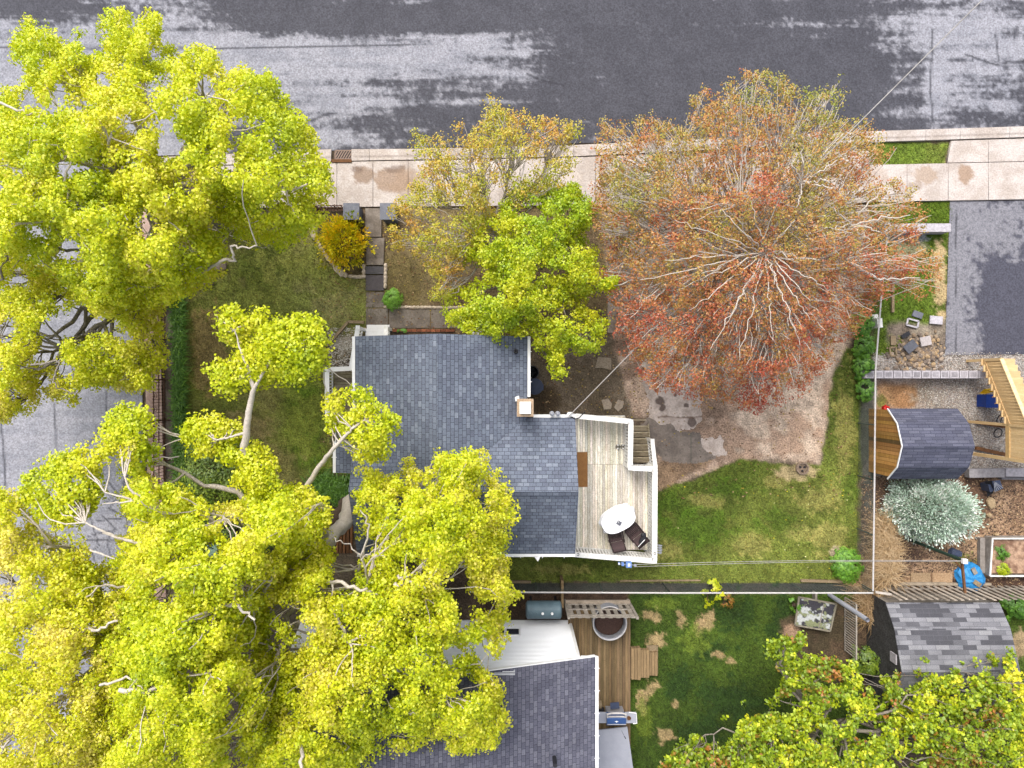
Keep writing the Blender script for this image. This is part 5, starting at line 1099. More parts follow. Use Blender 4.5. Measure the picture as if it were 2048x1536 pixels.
for k, (x, y, rr_) in enumerate(((2004, 840, .2), (1996, 866, .16))):
    q = P(x, y, .3); m = MB(); m.tube([(q[0] + rr_ * math.cos(a), q[1] + rr_ * 1.1 * math.sin(a), .3 + .05 * math.sin(a)) for a in np.linspace(0, 6.28, 20)], .022, 6)
    if k == 0: m.tube([(q[0] + .12 + rr_ * math.cos(a), q[1] - .04 + rr_ * math.sin(a), .34) for a in np.linspace(0, 6.28, 20)], .02, 6)
    single('coiled_cable', m, M['black'], q, 'black wheel-like coil above the upper brown sleeper' if k == 0 else 'thin black loop of cable between the two brown sleepers', 'coil')
# retaining edge, folded chair, rocks, raised bed
m = MB(); a = P(1934, 946, .3); b = P(2004, 945, .3); m.bar(a, b, .34, .3, col=(.7, .7, .68)); single('concrete_sleeper', m, M['concrete'], a, 'rounded dark grey kerb block between the shed and the folded black chair', 'kerb')
m = MB(); m.bar(P(2006, 944, .3), P(2140, 946, .3), .32, .3, col=(.9,) * 3); m.bar(P(2000, 956, .25), P(2140, 958, .25), .1, .2, col=(.4,) * 3); single('concrete_sleeper', m, M['concrete'], P(2020, 944), 'wet light grey kerb block running off the right edge', 'kerb')
q = P(1990, 975, .6); fc = thing('folding_chair', (q[0], q[1], 0), 'black folded camping chair leaning below the grey kerb blocks', 'chair')
m = MB(); m.add([P(1970, 963, .4), P(1984, 961, .7), (P(1987, 985, .5)), P(1975, 994, .3)], [(0, 3, 2, 1)]); part('seat', m, M['black'], fc)
m = MB(); m.add([P(1984, 962, .7), P(2000, 960, .6), P(2006, 977, .6), P(1990, 984, .7)], [(0, 3, 2, 1)]); m.box((q[0] - .05, q[1], .3), (.3, .3, .5), rz=.3); part('backrest', m, M['bluelid'], fc)
m = MB()
for k in range(5): A = Vector(P(1988, 963, .72)); B = Vector(P(1990 + 4 * k, 984 - 2 * k, .72)); m.bar(A, B, .02, .02)
part('frame', m, M['galv'], fc)
for k, (x, y, w_, h_) in enumerate(((1980, 1006, .34, .5), (1976, 1030, .2, .2), (1990, 1068, .2, .1))): q = P(x, y); m = MB(); m.rock((q[0], q[1], .08), (w_, h_, .16), seed=k + 40, col=(1, .88, .66), rz=.3); single('tan_rock', m, M['stone'], q, ('large tan flat rock touching the right side of the blue spruce', 'small tan rock just under the large flat rock by the spruce', 'thin tan stone at the corner of the white-edged raised bed')[k], 'rock')
rbx = thing('raised_bed', P(2040, 1115), 'raised garden bed with white rim at the right edge', 'planter')
za = .45
m = MB(); c0 = P(1985, 1077, za); c1 = P(2200, 1077, za); c2 = P(2200, 1152, za); c3 = P(1980, 1152, za)
for a, b in ((c0, c1), (c3, c2), (c0, c3)): m.bar((a[0], a[1], za), (b[0], b[1], za), .05, .05)
part('rim', m, M['oldwhite'], rbx); m = MB()
for a, b in ((c0, c1), (c3, c2), (c0, c3)): m.bar((a[0], a[1], za / 2 - .02), (b[0], b[1], za / 2 - .02), .04, za - .04, col=(1.1, 1.1, 1.15))
m.box((c3[0] - .12, (c0[1] + c3[1]) / 2, .1), (.2, 1.4, .2), col=(1, 1, 1.05)); part('side_board', m, M['greywood'], rbx)
V, Q, px, py = quadgrid([(1990, 1080), (2200, 1080), (2200, 1148), (1985, 1148)], .05, .3); n_ = fbm(px / 9, py / 9, 7, 4); V[:, :2] *= .985; V[:, 2] += .08 * n_
npmesh('soil', V, Q, lerpc(np.tile(cl(190, 158, 132), (len(px), 1)), cl(136, 104, 84), sst(.3, .7, n_)), None, M['slab'], rbx)
for k, (x0, x1, lab) in enumerate(((1762, 1796, 'dark bare paving square under the dry grass clump'), (1820, 1859, 'tan paving square in the middle of the row by the leaning fence'), (1863, 1903, 'cracked tan paving square at the right end of the row'))):
    a = P(x0, 1145); b = P(x1, 1164); m = MB(); m.box(((a[0] + b[0]) / 2, (a[1] + b[1]) / 2, .03), (b[0] - a[0], a[1] - b[1], .06), col=((.55, .45, .35), (.85, .72, .55), (1.0, .8, .6))[k]); single('paving_square', m, M['stone'], a, lab, 'paving')
# picket fence behind, blue tarp bag
pf = thing('picket_fence', (17.5, -7.95, 0), 'grey weathered slat fence running along the top of the grey shed', 'fence')
ybase = P(0, 1171)[1]; m = MB(); r = random.Random(13); k = 0; x = 14.5
while x < 24:
    t_ = r.uniform(1.2, 2.0); h_ = 1.85 + r.uniform(-.08, .1); lean = r.uniform(-.03, .03); m.bar((x, ybase, .02), (x + lean, ybase, h_), .12, .02, col=(t_, t_ * .96, t_ * .93)); x += .29
part('pickets', m, M['greywood'], pf); m = MB(); m.bar((14.5, ybase - .03, .35), (24, ybase - .03, .35), .04, .08); m.bar((14.5, ybase - .03, 1.5), (24, ybase - .03, 1.5), .04, .08, col=(.5, .45, .42)); part('rail', m, M['greywood'], pf)
m = MB(); m.box((17.4, ybase + .08, .06), (3.4, .1, .12), col=(1.3, 1.2, 1.05)); m.box((15.7, ybase + .1, .07), (3.2, .12, .14), col=(1.3, 1.2, 1.05)); part('base_board', m, M['greywood'], pf)
m = MB(); m.bar(P(1751, 1184, 1.9), P(1783, 1189, 1.9), .08, .05, col=(1.9, 1.9, 1.95)); single('fallen_slat', m, M['greywood'], P(1766, 1186, 1.9), 'loose pale board lying on the left end of the slat fence', 'board')
q = P(1953, 1160, .5); tb_ = thing('tarp_bundle', (q[0], q[1], 0), 'bright blue tarp bundle weighed down beside the slat fence', 'tarp')
vs = []; n_ = 18; rg = random.Random(3)
m = MB(); prof = [(.66, 0), (.62, .15), (.54, .3), (.36, .42), (.14, .46)]
for r_, z in prof:
    for j in range(n_): a = 2 * math.pi * j / n_; q_ = r_ * (1 + .1 * math.sin(a * 5 + z * 9) + rg.uniform(-.04, .04)); vs.append((q[0] + q_ * .86 * math.cos(a), q[1] + q_ * .88 * math.sin(a), z + rg.uniform(-.03, .03)))
m.add(vs, [(i * n_ + j, i * n_ + (j + 1) % n_, (i + 1) * n_ + (j + 1) % n_, (i + 1) * n_ + j) for i in range(4) for j in range(n_)] + [tuple(range(4 * n_, 5 * n_))]); part('tarp_sheet', m, M['tarp'], tb_)
m = MB(); m.box((q[0] - .06, q[1] + .34, .46), (.16, .26, .05), rz=.5); single('grey_plank', m, M['greywood'], (q[0], q[1] + .3, .4), 'short grey plank lying on top of the blue tarp bundle', 'plank')
m = MB(); m.box((q[0] + .04, q[1] - .14, .48), (.3, .17, .06), rz=-.6); single('pale_brick', m, M['timber'], (q[0], q[1] - .1, .42), 'pale brick lying on the lower half of the blue tarp bundle', 'brick')
m = MB(); m.rock((P(1917, 1108, .8)[0], P(0, 1108, .8)[1], .6), (.5, .34, .3), seed=15, rz=-.3); single('slate_cover', m, M['bluelid'], P(1915, 1108), 'pointed slate grey cover at the foot of the clothesline cap', 'cover')
# leaning pipe and lattice strip by the corner
pp = thing('drain_pipe', P(1712, 1205), 'grey open-ended pipe rising beside the lattice strip in the corner', 'pipe')
A = Vector(P(1700, 1192, 1.0)); B = Vector(P(1735, 1240, 3.0)); A = Vector((B.x, B.y, 0.0)); m = MB(); m.tube([A, B], .085, 14, cap=False); m.tube([A, B], .065, 14, cap=False); part('pipe_wall', m, M['greypanel'], pp); m = MB(); m.lathe((B.x, B.y, B.z - .25), [(.065, 0), (.01, .01)], 12); part('pipe_bore', m, M['black'], pp)
ls = thing('lattice_strip', P(1692, 1250), 'narrow whitish lattice fence strip running down beside the black panel', 'fence')
m = MB(); xs = P(1688, 0)[0]; y = P(0, 1193)[1]
while y > P(0, 1300)[1]: m.bar((xs, y, .1), (xs, y, 1.0), .02, .04, col=(1.5, 1.5, 1.5)); y -= .1
part('slats', m, M['greywood'], ls); m = MB(); m.bar((xs, P(0, 1193)[1], 1.0), (xs, P(0, 1300)[1], 1.0), .05, .05, col=(1.4,) * 3); m.bar((xs, P(0, 1193)[1], .08), (xs, P(0, 1300)[1], .08), .04, .05); part('rail', m, M['greywood'], ls)
m = MB(); m.bar(wpt(1741, 1215, .5), wpt(1741, 1350, .5), .05, .05, col=(1.1, .8, .7)); single('thin_rail', m, M['greywood'], wpt(1741, 1215, .5), 'thin reddish rail running down beside the dark side of the grey shed', 'rail')
# ------------------------------------------------------------------ trees and plants
def leaf_quads(cen, nrm, size, r, asp=.75):
    n = len(cen); t = r.normal(size=(n, 3)); t -= (t * nrm).sum(1, keepdims=True) * nrm; t /= np.linalg.norm(t, axis=1, keepdims=True) + 1e-9
    b = np.cross(nrm, t); s = size[:, None]
    p0 = cen - t * s * .5; p1 = cen + b * s * asp * .5 + nrm * s * .08; p2 = cen + t * s * .5; p3 = cen - b * s * asp * .5 + nrm * s * .08
    return np.stack([p0, p1, p2, p3], 1).reshape(-1, 3), np.arange(4 * n).reshape(-1, 4)
def tubes_np(paths, k=5):
    Vs = []; Qs = []; o = 0
    ang = np.arange(k) * 2 * np.pi / k
    for pts, rad in paths:
        pts = np.asarray(pts, float); n = len(pts); t = np.gradient(pts, axis=0); t /= np.linalg.norm(t, axis=1, keepdims=True) + 1e-9
        ref = np.array([0, 0, 1.0]) if abs(t[0, 2]) < .8 else np.array([1.0, 0, 0]); a = np.cross(t, ref); a /= np.linalg.norm(a, axis=1, keepdims=True) + 1e-9; b = np.cross(a, t)
        rad = np.asarray(rad, float)[:, None, None]; V = pts[:, None, :] + rad * (a[:, None, :] * np.cos(ang)[None, :, None] + b[:, None, :] * np.sin(ang)[None, :, None])
        i = np.arange(n * k).reshape(n, k); Q = np.stack([i[:-1], i[1:], np.roll(i[1:], -1, 1), np.roll(i[:-1], -1, 1)], -1).reshape(-1, 4) + o
        Vs.append(V.reshape(-1, 3)); Qs.append(Q); o += n * k
    return np.concatenate(Vs), np.concatenate(Qs)
def curve(a, b, r, n=7, wob=.12, sag=.0):
    a = np.asarray(a, float); b = np.asarray(b, float); L = np.linalg.norm(b - a); t = np.linspace(0, 1, n)[:, None]
    m = (a + b) / 2 + r.normal(size=3) * L * wob + np.array([0, 0, L * sag]); p = (1 - t) ** 2 * a + 2 * t * (1 - t) * m + t ** 2 * b
    p[1:-1] += r.normal(size=(n - 2, 3)) * L * .02; return p
def sample_crown(poly, n, r, zlo, zhi, depth, gap=.42, rag=14, holes=(), gs=42, seed=0, dmax=110, thin=0):
    p = np.array(poly, float); x0, y0 = p.min(0); x1, y1 = p.max(0); out = []
    while sum(len(q) for q in out) < n:
        px = r.uniform(x0, x1, n * 2); py = r.uniform(y0, y1, n * 2)
        s = sdpoly(px, py, poly) + rag * 2 * (fbm(px / 22, py / 22, seed + 5, 3) - .5) + rag * 1.3 * (vnoise(px / 7, py / 7, seed + 6) - .5)
        cl_ = fbm(px / gs, py / gs, seed, 3); keep = (s + r.uniform(-4, 4, len(s)) > 0) & (cl_ + r.uniform(-.06, .06, len(s)) > gap) & (vnoise(px / 12, py / 12, seed + 71) + r.uniform(-.12, .12, len(s)) > .27)
        for hx, hy, hr in holes: keep &= np.hypot(px - hx, py - hy) > hr * (.75 + .6 * vnoise(px / 9, py / 9, seed + 9))
        px, py, s, cl_ = px[keep], py[keep], s[keep], cl_[keep]
        dome = np.sqrt(np.clip(s / dmax, 0, 1)); z = zlo + (zhi - zlo) * dome + .55 * (fbm(px / 40, py / 40, seed + 3, 3) - .5) * (zhi - zlo) - depth * r.uniform(0, 1, len(px)) ** 1.3 * (.3 + .7 * dome)
        z = np.maximum(z, .4)
        out.append(np.stack([(px - 1024) / F * (H - z), (768 - py) / F * (H - z), z, px, py, cl_], 1))
    return np.concatenate(out)[:n]
def fill_leaves(T, per, rad, lsz, r, flat=.55, up=.55):
    n = len(T); c = np.repeat(T[:, :3], per, 0); R_ = np.repeat(rad * r.uniform(.6, 1.3, n), per)
    d_ = r.normal(size=(n * per, 3)); d_ /= np.linalg.norm(d_, axis=1, keepdims=True); rr = r.uniform(.35, 1, n * per) ** .6
    off = d_ * (R_ * rr)[:, None]; off[:, 2] *= flat
    nr = d_ * .8 + np.array([0, 0, up * 1.5]) + r.normal(size=d_.shape) * .62; nr /= np.linalg.norm(nr, axis=1, keepdims=True)
    return c + off, nr, lsz * r.uniform(.65, 1.35, n * per)
def tree(name, label, base, fork, ntuft, per, poly, zlo, zhi, depth, leafm, barkm, trad, tr=.3, lsz=.1, seed=1, cat='tree', group=None, holes=(), gap=.42, gs=42, limbs=9, twigs=260, tint=(0.5, .5), twigm=None, extra=(), overtwig=0, dmax=110, rag=14, flat=.55, twr=.02, limbr=1.0, radial=.12, twob=.12, tgrad=0.0):
    p_ = np.array(poly, float).T
    r = np.random.default_rng(seed); b = np.array(wpt(*base)); t = thing(name, tuple(b), label, cat, group)
    T = sample_crown(poly, ntuft, r, zlo, zhi, depth, gap, rag, holes, gs, seed, dmax)
    f = np.array(P(fork[0], fork[1], fork[2]))
    paths = [(curve(b, f, r, 8, .05), np.linspace(trad, trad * .62, 8))]
    V, Q = tubes_np(paths, 10); npmesh('trunk', V, Q, None, None, barkm, t)
    # limbs to far apart tufts, then twigs hooked on the nearest skeleton point
    sel = [r.integers(len(T))]; dm = np.linalg.norm(T[:, :2] - T[sel[0], :2], axis=1)
    for _ in range(limbs - 1): i = int(dm.argmax()); sel.append(i); dm = np.minimum(dm, np.linalg.norm(T[:, :2] - T[i, :2], axis=1))
    paths = []; sk = []; skr = []
    for i in sel:
        e = T[i, :3] * .94 + f * .06; e[2] = T[i, 2] - .25; p = curve(f, e, r, 12, .08, .05); ra = np.linspace(trad * .45 * limbr, twr * 1.1, 12); paths.append((p, ra)); sk.append(p); skr.append(ra)
    for pts, r0, r1 in extra:
        p = np.array([P(*q) for q in pts]); n = len(p); tt = np.linspace(0, n - 1, n * 4); p = np.stack([np.interp(tt, np.arange(n), p[:, k]) for k in range(3)], 1); p[1:-1] += r.normal(size=(len(p) - 2, 3)) * .035
        ra = np.linspace(r0, r1, len(p)); paths.append((p, ra)); sk.append(p); skr.append(ra)
    S = np.concatenate(sk); SR = np.concatenate(skr)
    for q in range(3):
        m = twigs // 3; idx = r.choice(len(T), m, replace=False) if m < len(T) else np.arange(len(T)); new = []
        for i in idx:
            tg = T[i, :3]; tq = tg + (f - tg) * radial; dd = np.linalg.norm(S - tq, axis=1) + np.maximum(0, S[:, 2] - tg[2] + .2) * 3; j = int(dd.argmin())
            if dd[j] < .15: continue
            ra0 = min(SR[j] * .7, .075); p = curve(S[j], tg + (np.array([0, 0, .28]) if r.uniform() < overtwig else np.array([0, 0, -.05])), r, 6, twob, .03); ra = np.linspace(max(ra0, twr * .9), twr * .55, 6); paths.append((p, ra)); new.append((p, ra))
        if new: S = np.concatenate([S] + [a[0] for a in new]); SR = np.concatenate([SR] + [a[1] for a in new])
    V, Q = tubes_np(paths, 5); npmesh('branches', V, Q, None, None, twigm or barkm, t)
    C_, N_, S_ = fill_leaves(T, per, tr, lsz, r, flat)
    V, Q = leaf_quads(C_, N_, S_, r); tn = .6 * fbm(T[:, 3] / 90, T[:, 4] / 90, seed + 40, 3) + .4 * fbm(T[:, 3] / 22, T[:, 4] / 22, seed + 41, 2)
    ti = tint[0] + (tn - .5) * 2.4 * tint[1] + tgrad * (.5 - (T[:, 4] - p_[1].min()) / (p_[1].max() - p_[1].min())) + r.normal(size=len(T)) * .09 * tint[1] * 2; ti = np.repeat(ti, per) + r.normal(size=len(T) * per) * .10
    npmesh('crown', V, Q, None, np.repeat(np.clip(ti, 0, 1), 4), leafm, t); return t, T
KL = .86
L = lambda *c: tuple(np.clip(lin(c) / KL, .004, .8))
LM_lime = leafmat('lime_leaves', [L(124, 146, 6), L(158, 174, 6), L(186, 194, 10), L(202, 198, 34), L(208, 194, 96)], .36)
LM_green = leafmat('fresh_green_leaves', [L(108, 138, 8), L(140, 164, 8), L(168, 180, 12), L(190, 188, 26)], .34)
LM_red = leafmat('reddish_maple_leaves', [L(152, 66, 46), L(166, 96, 60), L(164, 122, 64), L(152, 138, 60), L(128, 134, 50)], .22)
LM_gold = leafmat('golden_maple_leaves', [L(176, 112, 56), L(176, 144, 56), L(166, 158, 46), L(146, 156, 34)], .22)
LM_olive = leafmat('olive_leaves', [L(160, 104, 44), L(96, 118, 22), L(126, 148, 22), L(166, 178, 26), L(206, 200, 44)], .25)
LM_dark = leafmat('dark_shrub_leaves', [L(60, 84, 20), L(92, 114, 30), L(134, 150, 44)], .2)
LM_fors = leafmat('forsythia_flowers', [L(104, 122, 16), L(160, 158, 12), L(206, 190, 10), L(222, 178, 16)], .25)
LM_spruce = leafmat('blue_spruce_needles', [L(112, 128, 104), L(152, 172, 152), L(186, 206, 190), L(216, 228, 210)], .08)
LM_lily = leafmat('strap_leaves', [L(54, 88, 16), L(76, 114, 24), L(104, 144, 36)], .25)
LM_fresh = leafmat('bright_shrub_leaves', [L(70, 110, 24), L(98, 144, 38), L(128, 168, 54)], .25)

# big street trees, upper left
tree('lime_green_tree', 'huge lime green street tree filling the upper left corner over the street junction', (440, 446), (330, 372, 5.5), 13000, 13,
     [(-60, 190), (0, 185), (40, 150), (30, 80), (60, 50), (95, 60), (110, 95), (150, 75), (172, 130), (205, 100), (212, 30), (250, 20), (262, 62), (310, 28), (326, 84), (305, 112), (345, 100), (420, 100), (455, 145), (500, 150), (548, 148), (555, 190), (592, 232), (632, 272), (626, 312), (662, 350), (668, 388), (632, 412), (650, 440), (625, 462), (600, 478), (560, 482), (505, 470), (450, 455), (436, 480), (440, 520), (405, 572), (372, 592), (340, 606), (270, 600), (200, 640), (120, 560), (60, 520), (-60, 560)],
     6.0, 10.5, 2.4, LM_lime, M['bark'], .34, tr=.2, lsz=.082, seed=11, twigs=700, limbs=13, twigm=M['paletwig'], overtwig=.2, tint=(.55, .4),
     holes=[(340, 290, 34), (130, 330, 24), (310, 110, 16), (205, 155, 18), (410, 180, 26), (140, 500, 26), (20, 150, 30), (430, 455, 16), (420, 300, 12), (520, 240, 14), (60, 200, 22), (450, 215, 16), (330, 250, 16), (550, 310, 10)], gap=.36, rag=22,
     extra=[([(405, 545, 7.5), (440, 522, 8.6), (470, 518, 8.8), (462, 492, 9.0), (484, 494, 9.2), (514, 492, 9.3)], .05, .018), ([(236, 360, 9), (216, 320, 9.8), (222, 270, 10.3), (250, 250, 10.5)], .06, .02), ([(100, 440, 8.8), (145, 424, 9.6), (128, 366, 10), (150, 300, 10)], .06, .02),
            ([(0, 205, 9), (50, 226, 9.4), (82, 226, 9.6)], .04, .015), ([(382, 210, 9), (412, 196, 9.5), (430, 166, 9.8)], .03, .012)])
tree('pale_street_tree', 'thinner yellowish street tree leaning over the side street below the huge lime green tree', (326, 596), (255, 560, 4.0), 5200, 11,
     [(-60, 520), (40, 500), (100, 540), (180, 560), (330, 560), (322, 620), (312, 680), (322, 720), (306, 770), (270, 780), (210, 770), (150, 800), (110, 800), (80, 740), (60, 800), (40, 832), (-60, 840)],
     4.8, 7.5, 2.6, LM_lime, M['darkbark'], .26, tr=.2, lsz=.08, seed=23, twigs=300, limbs=8, twigm=M['bark'], overtwig=.15, tint=(.68, .34), gap=.40,
     holes=[(160, 645, 40), (210, 640, 26), (10, 660, 24), (60, 500, 22), (100, 700, 22), (90, 760, 18), (150, 480, 20), (120, 600, 14), (130, 740, 20)],
     extra=[([(290, 580, 3.6), (205, 645, 5.0), (140, 690, 5.6), (88, 735, 6.2)], .12, .05), ([(100, 500, 7), (175, 496, 8), (160, 520, 8), (138, 548, 8)], .05, .02), ([(0, 560, 7), (12, 520, 7.5), (16, 470, 7.6)], .04, .02), ([(62, 730, 7.2), (120, 722, 7.3), (104, 760, 7.4), (130, 785, 7.4), (160, 788, 7.4)], .035, .015)])
# lower left: three trees
tree('leaning_tree', 'tall lime green tree whose thick trunk leans beside the left wall of the house', (702, 1000), (640, 1090, 5.2), 11500, 13,
     [(250, 860), (300, 960), (330, 970), (380, 1000), (470, 1010), (520, 960), (540, 990), (600, 980), (640, 1000), (660, 1050), (640, 1090), (600, 1120), (560, 1180), (520, 1260), (560, 1340), (540, 1440), (470, 1560), (200, 1560), (220, 1420), (190, 1300), (240, 1200), (230, 1120), (280, 1040), (250, 1010)],
     7.0, 11.5, 2.6, LM_lime, M['darkbark'], .33, tr=.2, lsz=.082, seed=31, twigs=600, limbs=12, twigm=M['paletwig'], overtwig=.2, tint=(.55, .4), gap=.36, rag=24,
     holes=[(330, 1190, 30), (425, 1100, 20), (540, 1100, 16), (420, 1040, 20), (310, 1380, 16), (470, 1480, 20), (550, 1460, 20), (340, 1120, 12), (460, 1060, 26), (560, 1290, 14)],
     extra=[([(702, 1000, 3.0), (690, 1040, 4.2), (664, 1080, 5.2), (600, 1110, 6)], .3, .2), ([(655, 1020, 5), (600, 1000, 6.5), (500, 1030, 7.8), (450, 1042, 8.2), (420, 1060, 8.6), (365, 1068, 8.8)], .15, .06), ([(540, 1080, 7), (500, 1070, 8), (450, 1082, 8.6), (405, 1095, 8.8)], .05, .02), ([(420, 1225, 10), (440, 1212, 10.6), (480, 1212, 10.8), (510, 1240, 10.8)], .07, .03),
            ([(345, 1110, 9.5), (370, 1120, 10), (385, 1138, 10.2), (396, 1150, 10.2)], .06, .03), ([(620, 1500, 8), (600, 1470, 9), (604, 1536, 9.5)], .09, .05), ([(240, 1380, 10), (300, 1385, 10.5), (340, 1350, 10.8), (420, 1345, 11)], .07, .02), ([(200, 1370, 9.6), (260, 1355, 10), (300, 1390, 10.4)], .04, .02)])
def limb_tree(poly, path, base_r, n, seed, z0, z1, label, group='high leafy limbs of the leaning tree'): pass
# the high limbs that reach over lawn and roof belong to the leaning tree
lt = [o for o in COL.objects if o.name == 'leaning_tree'][0]
r5 = np.random.default_rng(55); PT = []; TT = []
for poly, n_, seed, z, paths_ in (
    ([(432, 640), (462, 612), (476, 608), (486, 628), (520, 620), (560, 640), (600, 636), (650, 650), (655, 690), (640, 740), (600, 765), (560, 760), (500, 775), (470, 790), (430, 790), (412, 740), (430, 715), (470, 720), (478, 690), (440, 665)], 420, 61, 9.2,
     [([(488, 900, 8.4), (494, 850, 8.8), (502, 800, 9.0), (508, 776, 9.2), (496, 745, 9.2)], .11, .05), ([(508, 776, 9.2), (540, 720, 9.3), (580, 690, 9.3)], .05, .02), ([(500, 745, 9.2), (480, 700, 9.2), (470, 660, 9.3)], .04, .015), ([(488, 900, 8.4), (520, 980, 7.6), (560, 1040, 6.6), (630, 1080, 5.4)], .12, .17)]),
    ([(362, 862), (400, 835), (440, 840), (484, 850), (480, 872), (450, 890), (430, 910), (390, 905), (372, 880)], 150, 62, 8.4, [([(490, 866, 8.7), (460, 874, 8.6), (432, 880, 8.5)], .04, .02)]),
    ([(430, 890), (500, 890), (530, 900), (560, 960), (550, 1000), (500, 980), (470, 960), (480, 930), (440, 910)], 200, 63, 8.6, []),
    ([(640, 800), (680, 785), (700, 778), (730, 782), (760, 810), (792, 840), (785, 890), (740, 920), (720, 918), (690, 880), (664, 860), (660, 840), (642, 820)], 210, 64, 8.6, [([(608, 980, 7.2), (640, 930, 7.8), (668, 896, 8.4), (700, 860, 8.6), (730, 840, 8.7)], .085, .03), ([(608, 980, 7.2), (630, 1040, 6.4), (650, 1070, 5.4)], .09, .13)]),
    ([(90, 930), (160, 900), (200, 880), (210, 830), (250, 810), (290, 830), (310, 870), (300, 940), (250, 945), (230, 900), (200, 960), (200, 1000), (165, 1060), (150, 1080), (110, 1050), (60, 1010), (40, 985), (60, 950)], 520, 65, 8.6,
     [([(365, 1066, 8.6), (300, 1000, 9), (262, 985, 9.2), (250, 955, 9.2)], .05, .025), ([(365, 1068, 8.6), (270, 1000, 9), (210, 985, 9.2)], .045, .02), ([(300, 1090, 8.6), (240, 1078, 8.8), (200, 1060, 9), (170, 1045, 9)], .05, .02), ([(245, 1078, 8.8), (205, 1066, 9)], .03, .015), ([(265, 1002, 9.2), (205, 1008, 9.2)], .025, .012), ([(180, 1100, 9), (230, 1118, 9)], .03, .015)])):
    T_ = sample_crown(poly, n_, r5, z - .6, z + .5, .7, .36, 8, (), 30, seed, 60); TT.append(T_)
    for pts, a_, b_ in paths_:
        p = np.array([P(*q) for q in pts]); n = len(p); tt = np.linspace(0, n - 1, n * 5); p = np.stack([np.interp(tt, np.arange(n), p[:, k]) for k in range(3)], 1)
        for k in range(3): p[1:-1] = (p[:-2] + p[1:-1] * 2 + p[2:]) / 4
        p[1:-1] += r5.normal(size=(len(p) - 2, 3)) * .008; PT.append((p, np.linspace(a_, b_, len(p))))
    S = np.concatenate([q[0] for q in PT])
    for i in r5.choice(len(T_), min(40, len(T_)), replace=False):
        j = int(np.linalg.norm(S - T_[i, :3], axis=1).argmin()); PT.append((curve(S[j], T_[i, :3] - np.array([0, 0, .1]), r5, 6, .12), np.linspace(.02, .01, 6)))
V, Q = tubes_np(PT, 7); npmesh('high_limbs', V, Q, None, None, M['paletwig'], lt)
T_ = np.concatenate(TT); C_, N_, S_ = fill_leaves(T_, 26, .24, .09, r5, .5); V, Q = leaf_quads(C_, N_, S_, r5)
tn = fbm(T_[:, 3] / 60, T_[:, 4] / 60, 3, 3); npmesh('high_foliage', V, Q, None, np.repeat(np.clip(np.repeat(.52 + (tn - .5) * .7, 26) + r5.normal(size=len(T_) * 26) * .1, 0, 1), 4), LM_lime, lt)

tree('pale_corner_tree', 'pale yellow crowned street tree filling the lower left corner over the side street', (396, 1150), (250, 1300, 4.8), 8600, 12,
     [(-60, 1000), (0, 985), (30, 990), (70, 1030), (110, 1090), (180, 1100), (200, 1130), (260, 1180), (300, 1260), (290, 1400), (330, 1560), (-60, 1600)],
     6.0, 9.5, 2.4, LM_lime, M['bark'], .32, tr=.2, lsz=.082, seed=41, twigs=500, limbs=10, twigm=M['paletwig'], overtwig=.18, tint=(.76, .4), gap=.36, rag=24,
     holes=[(20, 1160, 22), (200, 1110, 24), (210, 1275, 24), (190, 1300, 14), (70, 1330, 14), (5, 1480, 16), (100, 1480, 12)],
     extra=[([(100, 1260, 8.5), (140, 1250, 9.2), (170, 1260, 9.4), (200, 1258, 9.4), (235, 1242, 9.4)], .07, .03), ([(330, 1105, 7.5), (280, 1175, 8), (210, 1170, 8.5), (170, 1195, 9)], .05, .02), ([(0, 1510, 8.5), (20, 1480, 9)], .05, .02)])
tree('spreading_tree', 'broad yellow-green tree spreading over the gap between the two house roofs', (735, 1178), (700, 1290, 4.8), 12000, 13,
     [(560, 1120), (640, 1090), (700, 1120), (720, 1130), (735, 1060), (715, 990), (720, 945), (760, 950), (800, 960), (820, 930), (850, 945), (880, 915), (930, 900), (975, 925), (990, 970), (1030, 1010), (1042, 1045), (1005, 1075), (1010, 1150), (1030, 1190), (1000, 1240), (1012, 1290), (960, 1330), (1000, 1390), (1018, 1440), (990, 1490), (930, 1500), (880, 1480), (800, 1490), (740, 1510), (690, 1560), (480, 1560), (530, 1450), (520, 1330), (500, 1240)],
     6.0, 10.0, 2.4, LM_lime, M['bark'], .34, tr=.2, lsz=.082, seed=53, twigs=650, limbs=13, twigm=M['paletwig'], overtwig=.2, tint=(.6, .42), gap=.36, rag=24,
     holes=[(690, 1140, 30), (730, 1100, 22), (690, 1260, 18), (850, 1375, 16), (885, 1435, 12), (680, 1420, 14), (760, 1480, 16), (690, 1175, 18), (735, 1010, 14), (960, 1380, 12), (600, 1380, 14), (900, 1310, 20), (960, 1300, 24)],
     extra=[([(790, 1168, 9), (815, 1164, 9.3), (796, 1150, 9.4)], .07, .04), ([(640, 1160, 8.6), (700, 1170, 9), (735, 1180, 9), (740, 1190, 9)], .06, .04), ([(660, 1210, 9), (685, 1260, 9.4), (705, 1300, 9.6)], .07, .03), ([(735, 1170, 8), (722, 1110, 9), (740, 1050, 9.4), (720, 1020, 9.5)], .04, .015), ([(722, 1110, 9), (690, 1090, 9.3), (668, 1075, 9.4)], .02, .01), ([(722, 1120, 9), (760, 1090, 9.3)], .02, .01)])
